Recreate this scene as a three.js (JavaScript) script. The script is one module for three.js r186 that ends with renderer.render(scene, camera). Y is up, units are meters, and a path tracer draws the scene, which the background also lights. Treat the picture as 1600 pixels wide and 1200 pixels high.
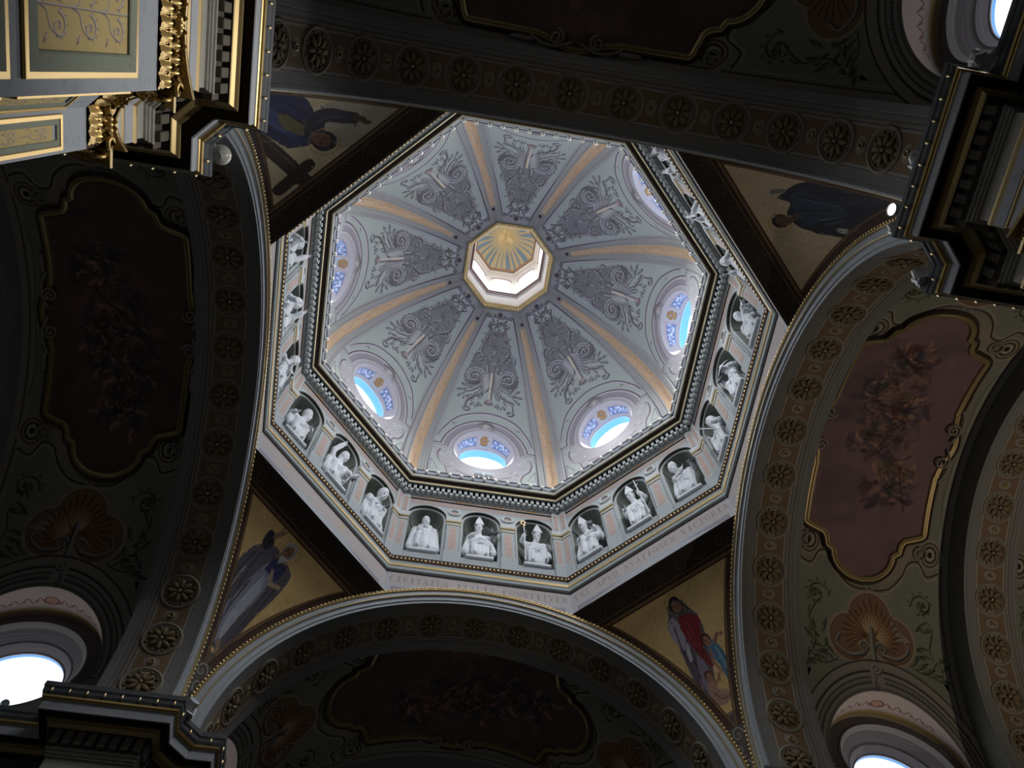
import * as THREE from 'three';
import { mergeGeometries } from 'three/addons/utils/BufferGeometryUtils.js';
import { RectAreaLightUniformsLib } from 'three/addons/lights/RectAreaLightUniformsLib.js';

// ---------------------------------------------------------------- camera, exposure, lights
// One module (half the clear width of the octagonal drum) is U metres; the eye stands EY above the floor.
const U = 6, EY = 1.6;
const scene = new THREE.Scene();
scene.background = new THREE.Color(0x000000);
const camera = new THREE.PerspectiveCamera(48.22, 4 / 3, 0.1, 200);
{
  const right = new THREE.Vector3(), down = new THREE.Vector3(), fwd = new THREE.Vector3();
  // rotation fitted to the octagon, the arches and the pier cornices
  const R = [[0.986504, -0.162576, -0.019491], [0.146518, 0.929607, -0.338176], [0.073099, 0.330756, 0.940881]];
  right.set(R[0][0], R[0][2], -R[0][1]); down.set(R[1][0], R[1][2], -R[1][1]); fwd.set(R[2][0], R[2][2], -R[2][1]);
  const m = new THREE.Matrix4().makeBasis(right, down.clone().negate(), fwd.clone().negate());
  camera.quaternion.setFromRotationMatrix(m);
  camera.position.set(-0.26446 * U, EY, 1.11552 * U);
}
scene.add(camera);
const renderer = new THREE.WebGLRenderer({ antialias: true });
renderer.toneMapping = THREE.LinearToneMapping;
renderer.toneMappingExposure = 1.0;
renderer.shadowMap.enabled = true;
RectAreaLightUniformsLib.init();
const LIGHT = { dome: 100, lantern: 2.6, arm: 2.5, flood: 185, apse: 90 };   // strengths of the daylight in the windows and of the two added lamps
const SKY = new THREE.Color(0.97, 0.985, 1.0), WARM = new THREE.Color(1.0, 0.86, 0.68);
function areaLight(w, h, at, towards, strength, color = SKY) {
  const l = new THREE.RectAreaLight(color, strength, w, h);
  l.position.copy(at); l.lookAt(towards); scene.add(l); return l;
}

// ---------------------------------------------------------------- helpers
let seed = 7;
const rnd = () => { seed = (seed * 1664525 + 1013904223) >>> 0; return seed / 4294967296; };
const rr = (a, b) => a + (b - a) * rnd();
const PI = Math.PI, D2R = PI / 180, T8 = Math.tan(PI / 8);
const lerp = (a, b, t) => a + (b - a) * t, clamp = (x, a, b) => Math.min(b, Math.max(a, x));
const V = (u, h, d) => new THREE.Vector3(u * U, h * U + EY, -d * U);   // side-local: u to the right, h up from the eye, d outwards
const used = new Map();
function numbered(n) { const k = used.get(n) || 0; used.set(n, k + 1); return k ? n + '_' + String(k).padStart(3, '0') : n; }
function shadows(o) { o.traverse((m) => { if (m.isMesh) { m.castShadow = true; m.receiveShadow = true; } }); return o; }
function mesh(name, geo, mat, parent) {
  const m = new THREE.Mesh(geo, mat); m.castShadow = m.receiveShadow = true;
  if (parent) { m.name = name; parent.add(m); } else { m.name = numbered(name); scene.add(m); }
  return m;
}
function group(name, parent) { const g = new THREE.Group(); if (parent) { g.name = name; parent.add(g); } else { g.name = numbered(name); scene.add(g); } return g; }
function tag(o, label, category, groupName, kind) {
  o.userData = {};
  if (label) o.userData.label = label;
  if (category) o.userData.category = category;
  if (groupName) o.userData.group = groupName;
  if (kind) o.userData.kind = kind;
  return o;
}
function copyOf(root, turn, label) {
  const c = root.clone(); c.name = numbered(root.name.replace(/_\d+$/, '')); scene.add(c);
  c.userData = { ...root.userData }; if (label) c.userData.label = label;
  if (turn !== undefined) c.rotation.y = turn;
  return c;
}
function geoOf(pos, uv, idx) {
  const g = new THREE.BufferGeometry();
  g.setAttribute('position', new THREE.Float32BufferAttribute(pos, 3));
  g.setAttribute('uv', new THREE.Float32BufferAttribute(uv, 2));
  g.setIndex(idx); g.computeVertexNormals(); return g;
}
// fn(s, t) -> Vector3, s and t in 0..1; uvf(s, t, p) -> [u, v] (metres when left out)
function grid(fn, nu, nv, uvf) {
  const pos = [], uv = [], idx = [];
  for (let j = 0; j <= nv; j++) for (let i = 0; i <= nu; i++) {
    const s = i / nu, t = j / nv, p = fn(s, t); pos.push(p.x, p.y, p.z);
    uv.push(...(uvf ? uvf(s, t, p) : [s, t]));
  }
  for (let j = 0; j < nv; j++) for (let i = 0; i < nu; i++) { const a = j * (nu + 1) + i, b = a + 1, c = a + nu + 1, d = c + 1; idx.push(a, b, d, a, d, c); }
  return geoOf(pos, uv, idx);
}
function merge(list) { return mergeGeometries(list.map((g) => { const n = g.index ? g.toNonIndexed() : g; for (const k of Object.keys(n.attributes)) if (!['position', 'normal', 'uv'].includes(k)) n.deleteAttribute(k); return n; })); }
function quads(list) {   // [[a, b, c, d], ...] flat quads, uv in metres
  const pos = [], uv = [], idx = [];
  for (const q of list) {
    const n = pos.length / 3, w = q[0].distanceTo(q[1]), h = q[0].distanceTo(q[3]);
    for (const p of q) pos.push(p.x, p.y, p.z);
    uv.push(0, 0, w, 0, w, h, 0, h); idx.push(n, n + 1, n + 2, n, n + 2, n + 3);
  }
  return geoOf(pos, uv, idx);
}
// octagonal ring: profile [[A, h], ...] swept round the eight sides (or one side: sides = 1)
function octRing(profile, sides = 8) {
  const list = [];
  for (let k = 0; k < sides; k++) {
    const m = new THREE.Matrix4().makeRotationY(k * PI / 4);
    for (let i = 0; i + 1 < profile.length; i++) {
      const [A, h] = profile[i], [B, g] = profile[i + 1];
      list.push([V(-A * T8, h, A), V(A * T8, h, A), V(B * T8, g, B), V(-B * T8, g, B)].map((p) => p.applyMatrix4(m)));
    }
  }
  return quads(list);
}
const boxAt = (w, h, d, x, y, z) => { const g = new THREE.BoxGeometry(w, h, d); g.translate(x, y, z); return g; };
// chamfered block
function block(w, h, d, c = 0.012) {
  const s = new THREE.Shape(); s.moveTo(-w / 2 + c, -h / 2 + c); s.lineTo(w / 2 - c, -h / 2 + c); s.lineTo(w / 2 - c, h / 2 - c); s.lineTo(-w / 2 + c, h / 2 - c); s.closePath();
  const g = new THREE.ExtrudeGeometry(s, { depth: d - 2 * c, bevelEnabled: true, bevelThickness: c, bevelSize: c, bevelSegments: 1, steps: 1 });
  g.translate(0, 0, -d / 2 + c); return g;
}
function tube(points, r, seg = 40, rad = 8, closed = false) { return new THREE.TubeGeometry(new THREE.CatmullRomCurve3(points, closed, 'catmullrom', 0.5), seg, r, rad, closed); }

// ---------------------------------------------------------------- painted and worn surfaces
function canvas(w, h, draw) { const c = document.createElement('canvas'); c.width = w; c.height = h; const g = c.getContext('2d'); draw(g, w, h); return c; }
function texture(w, h, draw, rx = 1, ry = 1) {
  const t = new THREE.CanvasTexture(canvas(w, h, draw)); t.colorSpace = THREE.SRGBColorSpace; t.wrapS = t.wrapT = THREE.RepeatWrapping; t.repeat.set(rx, ry); t.anisotropy = 8; return t;
}
const rgb = (r, g, b, a = 1) => `rgba(${r | 0},${g | 0},${b | 0},${a})`;
function speckle(g, w, h, n, a, tones = [[60, 55, 50], [235, 232, 225]], r0 = 2, r1 = 26) {   // old plaster: soft blotches and grain
  for (let i = 0; i < n; i++) {
    const c = tones[(rnd() * tones.length) | 0], x = rr(0, w), y = rr(0, h), r = rr(r0, r1) * (rnd() < 0.8 ? 0.4 : 1);
    const gr = g.createRadialGradient(x, y, 0, x, y, r); gr.addColorStop(0, rgb(...c, a)); gr.addColorStop(1, rgb(...c, 0));
    g.fillStyle = gr; g.fillRect(x - r, y - r, 2 * r, 2 * r);
  }
}
function bumpNoise(n = 256) {
  const d = new Uint8Array(n * n * 4), v = new Float32Array(n * n);
  for (const [cell, amp] of [[32, 1], [16, 0.6], [8, 0.4], [4, 0.3]]) {
    const m = n / cell, lat = Array.from({ length: m * m }, rnd);
    for (let y = 0; y < n; y++) for (let x = 0; x < n; x++) {
      const fx = x / cell, fy = y / cell, ix = fx | 0, iy = fy | 0, tx = fx - ix, ty = fy - iy, at = (a, b) => lat[((b + m) % m) * m + ((a + m) % m)];
      const sx = tx * tx * (3 - 2 * tx), sy = ty * ty * (3 - 2 * ty);
      v[y * n + x] += amp * lerp(lerp(at(ix, iy), at(ix + 1, iy), sx), lerp(at(ix, iy + 1), at(ix + 1, iy + 1), sx), sy);
    }
  }
  for (let i = 0; i < n * n; i++) { const c = clamp(v[i] / 2.3 * 255, 0, 255); d[i * 4] = d[i * 4 + 1] = d[i * 4 + 2] = c; d[i * 4 + 3] = 255; }
  const t = new THREE.DataTexture(d, n, n); t.wrapS = t.wrapT = THREE.RepeatWrapping; t.magFilter = THREE.LinearFilter; t.needsUpdate = true; return t;
}
const grain = bumpNoise();
const plasterTex = texture(512, 512, (g, w, h) => { g.fillStyle = '#ececec'; g.fillRect(0, 0, w, h); speckle(g, w, h, 900, 0.07); }, 0.25, 0.25);
function plaster(hex, rough = 0.85, opts = {}) { return new THREE.MeshStandardMaterial({ color: hex, roughness: rough, map: plasterTex, bumpMap: grain, bumpScale: 0.006, side: THREE.DoubleSide, ...opts }); }
function flat(hex, rough = 0.8) { return new THREE.MeshStandardMaterial({ color: hex, roughness: rough, side: THREE.DoubleSide }); }
function fresco(map, opts = {}) { return new THREE.MeshStandardMaterial({ map, roughness: 0.86, bumpMap: grain, bumpScale: 0.003, side: THREE.DoubleSide, ...opts }); }
const gold = new THREE.MeshStandardMaterial({ color: new THREE.Color(0.80, 0.63, 0.34), metalness: 0.85, roughness: 0.36, side: THREE.DoubleSide });
const oldGold = new THREE.MeshStandardMaterial({ color: new THREE.Color(0.42, 0.31, 0.14), metalness: 0.6, roughness: 0.45, side: THREE.DoubleSide });
const warmGold = new THREE.MeshStandardMaterial({ color: new THREE.Color(0.58, 0.40, 0.15), metalness: 0.75, roughness: 0.4, side: THREE.DoubleSide });
const giltPaint = new THREE.MeshStandardMaterial({ color: new THREE.Color(0.82, 0.70, 0.45), metalness: 0.45, roughness: 0.4, side: THREE.DoubleSide });
const marble = new THREE.MeshStandardMaterial({ color: 0xd9dde4, roughness: 0.6, bumpMap: grain, bumpScale: 0.004 });
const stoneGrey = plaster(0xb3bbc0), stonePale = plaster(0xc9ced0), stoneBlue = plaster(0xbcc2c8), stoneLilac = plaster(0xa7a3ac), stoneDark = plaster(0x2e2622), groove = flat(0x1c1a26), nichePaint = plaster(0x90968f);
const creamPaint = plaster(0xc9c5bb), brownSoffit = plaster(0x33251d), greenGrey = plaster(0x8f978f), pierWhite = plaster(0xb4b7bd), terracotta = plaster(0x7d6a4c), drabRing = plaster(0x98907f), rosePink = plaster(0xb9aaa4);

// brush helpers ------------------------------------------------------
function taper(g, pts, w0, w1, color) {
  g.strokeStyle = color; g.lineCap = 'round';
  for (let i = 0; i + 1 < pts.length; i++) { g.lineWidth = Math.max(0.6, lerp(w0, w1, i / (pts.length - 1))); g.beginPath(); g.moveTo(...pts[i]); g.lineTo(...pts[i + 1]); g.stroke(); }
}
function spiral(x, y, r0, r1, a0, turns, n = 46) { const p = []; for (let i = 0; i <= n; i++) { const t = i / n, a = a0 + turns * 2 * PI * t, r = lerp(r0, r1, Math.pow(t, 0.8)); p.push([x + Math.cos(a) * r, y + Math.sin(a) * r]); } return p; }
function curve(pts, n = 40) {   // Catmull-Rom through pts
  const o = []; const P = (i) => pts[clamp(i, 0, pts.length - 1)];
  for (let k = 0; k + 1 < pts.length; k++) for (let i = 0; i < n / (pts.length - 1); i++) {
    const t = i / (n / (pts.length - 1)), a = P(k - 1), b = P(k), c = P(k + 1), d = P(k + 2);
    o.push([0, 1].map((j) => 0.5 * (2 * b[j] + (c[j] - a[j]) * t + (2 * a[j] - 5 * b[j] + 4 * c[j] - d[j]) * t * t + (3 * b[j] - a[j] - 3 * c[j] + d[j]) * t * t * t)));
  }
  o.push(pts[pts.length - 1]); return o;
}
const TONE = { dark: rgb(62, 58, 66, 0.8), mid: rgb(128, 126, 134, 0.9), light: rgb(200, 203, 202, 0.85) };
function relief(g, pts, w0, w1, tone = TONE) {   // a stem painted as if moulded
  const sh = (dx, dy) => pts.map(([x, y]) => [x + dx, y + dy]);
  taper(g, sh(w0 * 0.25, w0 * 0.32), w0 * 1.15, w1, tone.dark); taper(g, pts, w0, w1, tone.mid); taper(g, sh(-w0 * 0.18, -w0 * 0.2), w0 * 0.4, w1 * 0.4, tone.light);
}
function leaf(g, x, y, len, wid, ang, tone = TONE) {
  g.save(); g.translate(x, y); g.rotate(ang);
  const one = (s, c, ox, oy) => { g.fillStyle = c; g.beginPath(); g.moveTo(ox, oy); g.quadraticCurveTo(len * 0.35 + ox, -wid * s + oy, len * s + ox, oy); g.quadraticCurveTo(len * 0.35 + ox, wid * s + oy, ox, oy); g.fill(); };
  one(1.08, tone.dark, wid * 0.12, wid * 0.2); one(1, tone.mid, 0, 0); one(0.6, tone.light, 0, -wid * 0.1);
  g.strokeStyle = tone.dark; g.lineWidth = Math.max(0.7, wid * 0.12); g.beginPath(); g.moveTo(0, 0); g.lineTo(len * 0.9, 0); g.stroke(); g.restore();
}
function scroll(g, x, y, r, a0, turns, w, tone = TONE, leaves = 9) {
  const p = spiral(x, y, r, r * 0.12, a0, turns);
  for (let i = 0; i < leaves; i++) { const k = (i / leaves * 0.55 * p.length) | 0, q = p[k], n = p[k + 1], a = Math.atan2(n[1] - q[1], n[0] - q[0]); leaf(g, q[0], q[1], r * 0.42, r * 0.13, a - Math.sign(turns) * 0.9, tone); }
  relief(g, p, w, w * 0.35, tone);
  for (let i = 0; i < 6; i++) leaf(g, x, y, r * 0.24, r * 0.09, i * PI / 3, tone);
}

// ---------------------------------------------------------------- dome: profile, frescoed segments, oculus windows, ribs
const DH0 = 4.35, DR = 0.97, DRH = 1.06, DTOP = 5.37;
const domeA = (h) => h < DH0 ? DR : DR * Math.sqrt(Math.max(0, 1 - ((h - DH0) / DRH) ** 2));
const sTab = []; { let s = 0, pA = domeA(4.13), ph = 4.13; for (let i = 0; i <= 400; i++) { const h = lerp(4.13, DTOP, i / 400), A = domeA(h); s += Math.hypot(h - ph, A - pA); sTab.push(s); pA = A; ph = h; } }
const sOf = (h) => { const f = clamp((h - 4.13) / (DTOP - 4.13), 0, 1) * 400, i = Math.min(399, f | 0); return lerp(sTab[i], sTab[i + 1], f - i); };
const hOf = (s) => { let a = 0, b = 400; while (b - a > 1) { const m = (a + b) >> 1; if (sTab[m] < s) a = m; else b = m; } return lerp(4.13, DTOP, (a + (s - sTab[a]) / Math.max(1e-9, sTab[b] - sTab[a])) / 400); };
const SMAX = sTab[400], S416 = sOf(4.16);
const SEG_PALE = [160, 168, 164], SEG_LILAC = [150, 149, 150];
const domeTex = texture(1024, 1856, (g, W, H) => {
  const k = W / 0.84, X = (u) => W / 2 + u * k, Y = (s) => H - (s + S416) * H / (SMAX);   // s as measured from the gallery
  g.fillStyle = rgb(...SEG_LILAC); g.fillRect(0, 0, W, H);
  // pale field inside the painted frame
  const hw = (s) => domeA(hOf(s + S416)) * T8, fr = (s) => Math.max(0.03, hw(s) - lerp(0.1, 0.05, s / 1.5));
  const field = (inset, s0, s1, fn) => { g.beginPath(); for (let i = 0; i <= 40; i++) { const s = lerp(s0, s1, i / 40); g.lineTo(X(-fr(s) + inset), Y(s)); } for (let i = 40; i >= 0; i--) { const s = lerp(s0, s1, i / 40); g.lineTo(X(fr(s) - inset), Y(s)); } g.closePath(); fn(); };
  field(-0.012, 0.0, 1.455, () => { g.fillStyle = rgb(122, 119, 128); g.fill(); });
  field(0.0, 0.0, 1.44, () => { g.fillStyle = rgb(172, 173, 178); g.fill(); });
  field(0.016, 0.0, 1.42, () => { g.fillStyle = rgb(...SEG_PALE); g.fill(); });
  for (const s of [-1, 1]) {
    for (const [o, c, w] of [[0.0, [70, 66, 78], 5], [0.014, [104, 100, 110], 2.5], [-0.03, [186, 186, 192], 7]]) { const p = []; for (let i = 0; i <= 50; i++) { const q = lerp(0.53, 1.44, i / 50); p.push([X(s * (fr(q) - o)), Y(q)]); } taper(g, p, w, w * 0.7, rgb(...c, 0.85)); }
  }
  speckle(g, W, H, 500, 0.05);
  // grey ground behind the arabesque
  g.save(); g.filter = 'blur(5px)'; g.fillStyle = rgb(120, 120, 122, 0.92); g.beginPath();
  for (const [u, s] of [[-0.06, 1.36], [0.06, 1.36], [0.115, 1.2], [0.166, 1.07], [0.175, 1.0], [0.13, 0.94], [0.05, 1.0], [0, 1.04], [-0.05, 1.0], [-0.13, 0.94], [-0.175, 1.0], [-0.166, 1.07], [-0.115, 1.2]]) g.lineTo(X(u), Y(s));
  g.closePath(); g.fill(); g.restore();
  const T = { dark: rgb(74, 70, 74, 0.75), mid: rgb(124, 122, 126, 0.9), light: rgb(172, 171, 173, 0.75) };
  for (const s of [-1, 1]) {
    const m = (pts) => curve(pts.map(([u, q]) => [X(s * u), Y(q)]));
    scroll(g, X(s * 0.106), Y(1.035), 0.07 * k, s > 0 ? PI * 1.05 : -PI * 0.05, s * 1.6, 26, T, 12);
    scroll(g, X(s * 0.092), Y(1.175), 0.042 * k, s > 0 ? 0.3 : PI - 0.3, s * -1.4, 16, T, 9);
    scroll(g, X(s * 0.062), Y(1.29), 0.03 * k, 0.5, s * 1.3, 11, T, 7);
    relief(g, m([[0.01, 1.0], [0.03, 1.08], [0.04, 1.14], [0.09, 1.22], [0.05, 1.33]]), 22, 8, T);
    for (let i = 0; i < 34; i++) { const q = rr(1.0, 1.33), u = rr(0.015, lerp(0.16, 0.05, (q - 1.0) / 0.33)); leaf(g, X(s * u), Y(q), rr(34, 66), rr(9, 17), rr(0, 6.28), { dark: rgb(82, 78, 82, 0.6), mid: rgb(120, 118, 121, 0.85), light: rgb(150, 148, 150, 0.6) }); }
    scroll(g, X(s * 0.106), Y(1.035), 0.05 * k, s > 0 ? PI * 1.05 : -PI * 0.05, s * 1.6, 20, T, 8);
    // lower sprays and curls
    relief(g, m([[0.01, 0.98], [0.05, 0.93], [0.1, 0.9], [0.14, 0.86], [0.15, 0.81]]), 24, 11, T);
    scroll(g, X(s * 0.132), Y(0.8), 0.026 * k, s > 0 ? 0 : PI, s * 1.1, 14, { dark: rgb(60, 58, 66, 0.9), mid: rgb(106, 104, 112), light: rgb(160, 160, 168) }, 3);
    relief(g, m([[0.01, 0.99], [0.07, 0.97], [0.13, 0.93], [0.18, 0.93]]), 16, 6, T);
    for (const [u, q, l, a] of [[0.07, 0.93, 46, 0.9], [0.1, 0.9, 46, 0.4], [0.16, 0.93, 40, 0.1], [0.15, 0.95, 36, -0.6], [0.06, 0.86, 34, 1.5], [0.09, 0.85, 30, 1.0], [0.17, 0.9, 30, 0.8], [0.12, 0.96, 30, -0.8]]) { leaf(g, X(s * u), Y(q), l * 1.5, 21, s > 0 ? a : PI - a, T); leaf(g, X(s * u * 0.92), Y(q - 0.012), l * 1.1, 15, s > 0 ? a + 0.7 : PI - a - 0.7, T); }
    for (let i = 0; i < 7; i++) leaf(g, X(s * 0.012), Y(1.0 + i * 0.012), 150 - i * 6, 17, (s > 0 ? 1.25 - i * 0.12 : PI - 1.25 + i * 0.12), { dark: T.dark, mid: rgb(148, 146, 152), light: rgb(190, 190, 192) });
    for (let i = 0; i < 9; i++) leaf(g, X(s * (0.03 + 0.006 * i)), Y(1.12 + i * 0.018), 30, 9, (s > 0 ? -0.5 : PI + 0.5) + rr(-0.4, 0.4), T);
    // sprigs high up
    for (const [u, q] of [[0.03, 1.42], [0.04, 1.37], [0.02, 1.45]]) { leaf(g, X(s * u), Y(q), 30, 9, s > 0 ? -0.6 : PI + 0.6, { dark: rgb(48, 42, 48), mid: rgb(90, 80, 84), light: rgb(130, 124, 126) }); leaf(g, X(s * u), Y(q), 24, 7, s > 0 ? 0.6 : PI - 0.6, T); }
    taper(g, m([[0.0, 1.385], [0.025, 1.4], [0.045, 1.385], [0.05, 1.36]]), 6, 3, rgb(66, 58, 64, 0.9));
  }
  for (let i = 0; i < 26; i++) { const q = rr(1.33, 1.46), u = rr(-0.06, 0.06); leaf(g, X(u), Y(q), rr(22, 46), rr(7, 13), rr(0, 6.28), { dark: rgb(56, 50, 54, 0.75), mid: rgb(104, 98, 101), light: rgb(142, 137, 138) }); }
  for (const s of [-1, 1]) { scroll(g, X(s * 0.045), Y(1.4), 26, 0, s * 1.3, 8, { dark: rgb(56, 50, 54, 0.8), mid: rgb(96, 90, 94), light: rgb(140, 136, 138) }, 5); scroll(g, X(s * 0.07), Y(1.455), 20, PI, s * -1.2, 7, { dark: rgb(56, 50, 54, 0.8), mid: rgb(96, 90, 94), light: rgb(140, 136, 138) }, 4); }
  // central ring, shaft, palmette drop
  g.lineWidth = 15; g.strokeStyle = T.dark; g.beginPath(); g.arc(X(0) + 3, Y(1.175) + 4, 0.024 * k, 0, 7); g.stroke(); g.strokeStyle = T.mid; g.lineWidth = 12; g.beginPath(); g.arc(X(0), Y(1.175), 0.024 * k, 0, 7); g.stroke(); g.strokeStyle = T.light; g.lineWidth = 4; g.beginPath(); g.arc(X(0) - 2, Y(1.175) - 2, 0.024 * k, 2.6, 5.4); g.stroke();
  for (const a of [-1.9, -1.57, -1.24]) leaf(g, X(0), Y(1.2), 70, 13, a, T);
  for (const a of [0.5, 1.0, 2.14, 2.64]) leaf(g, X(0), Y(1.15), 54, 15, a, T);
  relief(g, [[X(0), Y(1.065)], [X(0), Y(0.87)]], 24, 17, { dark: T.dark, mid: rgb(150, 142, 146), light: rgb(198, 192, 180) });
  taper(g, [[X(0.002), Y(1.06)], [X(0.002), Y(0.98)]], 5, 4, rgb(216, 196, 142));
  for (const a of [0.9, 1.25, 1.57, 1.9, 2.25]) leaf(g, X(0), Y(0.88), 56, 16, a, { dark: rgb(70, 60, 66, 0.9), mid: rgb(132, 116, 122), light: rgb(168, 156, 158) });
  for (let i = 0; i < 6; i++) { g.fillStyle = rgb(56, 44, 48); g.beginPath(); g.ellipse(X(0) + Math.cos(i * 1.047) * 14, Y(1.465) + Math.sin(i * 1.047) * 14, 9, 5, i * 1.047, 0, 7); g.fill(); }
  g.fillStyle = rgb(36, 26, 30); g.beginPath(); g.arc(X(0), Y(1.465), 6, 0, 7); g.fill();
  // painted window surround: hood, archivolt with stepped shoulders, shell, volutes
  const stroke = (pts, w, c) => taper(g, pts, w, w, c), P = (u, s) => [X(u), Y(s)];
  const archPts = (r, cs, a0, a1) => { const p = []; for (let i = 0; i <= 60; i++) { const a = lerp(a0, a1, i / 60); p.push(P(Math.cos(a) * r, cs + Math.sin(a) * r * 1.06)); } return p; };
  g.fillStyle = rgb(160, 157, 163); g.beginPath(); for (const q of archPts(0.25, 0.43, -0.2, PI + 0.2)) g.lineTo(...q); g.lineTo(...P(-0.32, 0.47)); g.lineTo(...P(-0.2, 0.2)); g.lineTo(...P(-0.2, 0)); g.lineTo(...P(0.2, 0)); g.lineTo(...P(0.2, 0.2)); g.lineTo(...P(0.32, 0.47)); g.fill();
  const hood = curve([P(-0.279, 0.537), P(-0.245, 0.62), P(-0.16, 0.72), P(0, 0.765), P(0.16, 0.72), P(0.245, 0.62), P(0.279, 0.537)], 90);
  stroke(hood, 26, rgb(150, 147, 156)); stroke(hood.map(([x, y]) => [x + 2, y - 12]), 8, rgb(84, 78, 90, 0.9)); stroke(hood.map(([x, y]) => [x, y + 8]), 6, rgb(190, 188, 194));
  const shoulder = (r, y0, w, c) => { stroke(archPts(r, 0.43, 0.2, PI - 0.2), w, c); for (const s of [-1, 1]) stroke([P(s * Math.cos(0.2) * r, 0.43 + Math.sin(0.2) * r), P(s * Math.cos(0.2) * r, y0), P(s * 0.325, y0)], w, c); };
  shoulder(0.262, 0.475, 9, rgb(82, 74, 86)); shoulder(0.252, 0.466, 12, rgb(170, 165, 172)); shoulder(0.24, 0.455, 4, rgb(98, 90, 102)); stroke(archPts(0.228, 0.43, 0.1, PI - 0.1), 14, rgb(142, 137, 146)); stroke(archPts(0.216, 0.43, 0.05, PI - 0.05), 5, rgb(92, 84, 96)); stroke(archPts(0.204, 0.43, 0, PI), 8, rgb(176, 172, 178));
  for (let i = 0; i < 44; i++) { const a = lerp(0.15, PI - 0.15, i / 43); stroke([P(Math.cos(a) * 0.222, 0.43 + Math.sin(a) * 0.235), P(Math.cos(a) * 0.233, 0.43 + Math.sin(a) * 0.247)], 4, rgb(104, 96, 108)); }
  for (let i = 0; i < 9; i++) leaf(g, ...P(0, 0.655), 66, 15, -PI / 2 + (i - 4) * 0.32, { dark: rgb(66, 58, 66), mid: rgb(126, 118, 124), light: rgb(190, 186, 184) });
  for (const s of [-1, 1]) {
    scroll(g, ...P(s * 0.035, 0.655), 20, 0, s * 1.5, 8, TONE, 2);
    g.fillStyle = rgb(172, 174, 178); g.beginPath(); g.arc(...P(s * 0.222, 0.378), 46, 0, 7); g.fill();
    relief(g, spiral(...P(s * 0.222, 0.378), 44, 8, s > 0 ? PI : 0, s * 1.8), 9, 5, { dark: rgb(104, 98, 106), mid: rgb(158, 157, 162), light: rgb(198, 198, 200) });
    relief(g, curve([P(s * 0.262, 0.41), P(s * 0.275, 0.37), P(s * 0.262, 0.3), P(s * 0.225, 0.24), P(s * 0.21, 0.17), P(s * 0.205, 0.06)]), 17, 10, { dark: rgb(92, 82, 92), mid: rgb(128, 118, 126), light: rgb(180, 178, 184) });
    stroke([P(s * 0.3, 0.19), P(s * 0.3, 0.3), P(s * 0.255, 0.19), P(s * 0.3, 0.19)], 4, rgb(100, 92, 102)); leaf(g, ...P(s * 0.19, 0.28), 60, 20, s > 0 ? 2.2 : 0.94, { dark: rgb(128, 124, 130), mid: rgb(168, 168, 172), light: rgb(196, 198, 200) });
    stroke([P(s * 0.34, 0.0), P(s * 0.34, 0.45)], 4, rgb(110, 104, 114));
  }
  stroke([P(-0.16, 0.2), P(-0.06, 0.14), P(0.06, 0.14), P(0.16, 0.2)], 10, rgb(120, 100, 104));
  speckle(g, W, H, 700, 0.05);
});
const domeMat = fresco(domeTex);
const domePt = (u, h) => V(u, h, domeA(h)), domeUV = (u, h) => [u / 0.84 + 0.5, sOf(h) / SMAX];
const OC = { h: 4.6, r: 0.178, box: [4.39, 4.81], bw: 0.205, d: 1.0, r2: 0.142, gd: 1.046 };
function patch(u0, u1, h0, h1, nu, nh, pt, uv) {   // u0, u1 are functions of h
  const hh = typeof h0 === 'function';
  return grid((s, t) => { const h = lerp(h0, h1, t); return pt(lerp(u0(h), u1(h), s), h); }, nu, nh, (s, t) => { const h = lerp(h0, h1, t); return uv(lerp(u0(h), u1(h), s), h); });
}
function ringPatch(cu, ch, r, bw, b0, b1, pt, uv, n = 64, m = 5) {   // between a circle and the box round it
  const at = (s, t) => {
    const a = s * 2 * PI, c = Math.cos(a), q = Math.sin(a), k = Math.min(bw / Math.max(1e-6, Math.abs(c)), (q > 0 ? b1 - ch : ch - b0) / Math.max(1e-6, Math.abs(q)));
    const rad = lerp(r, k, t); return [cu + c * rad, ch + q * rad];
  };
  return grid((s, t) => pt(...at(s, t)), n, m, (s, t) => uv(...at(s, t)));
}
const hwA = (h) => domeA(h) * T8;
const segGeo = merge([
  patch((h) => -hwA(h), (h) => hwA(h), 4.13, OC.box[0], 12, 6, domePt, domeUV),
  patch((h) => -hwA(h), () => -OC.bw, OC.box[0], OC.box[1], 6, 10, domePt, domeUV),
  patch(() => OC.bw, (h) => hwA(h), OC.box[0], OC.box[1], 6, 10, domePt, domeUV),
  ringPatch(0, OC.h, OC.r, OC.bw, ...OC.box, domePt, domeUV),
  grid((s, t) => { const h = hOf(lerp(sOf(OC.box[1]), SMAX, t)); return domePt(lerp(-hwA(h), hwA(h), s), h); }, 12, 26, (s, t) => { const h = hOf(lerp(sOf(OC.box[1]), SMAX, t)); return domeUV(lerp(-hwA(h), hwA(h), s), h); }),
]);
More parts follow.
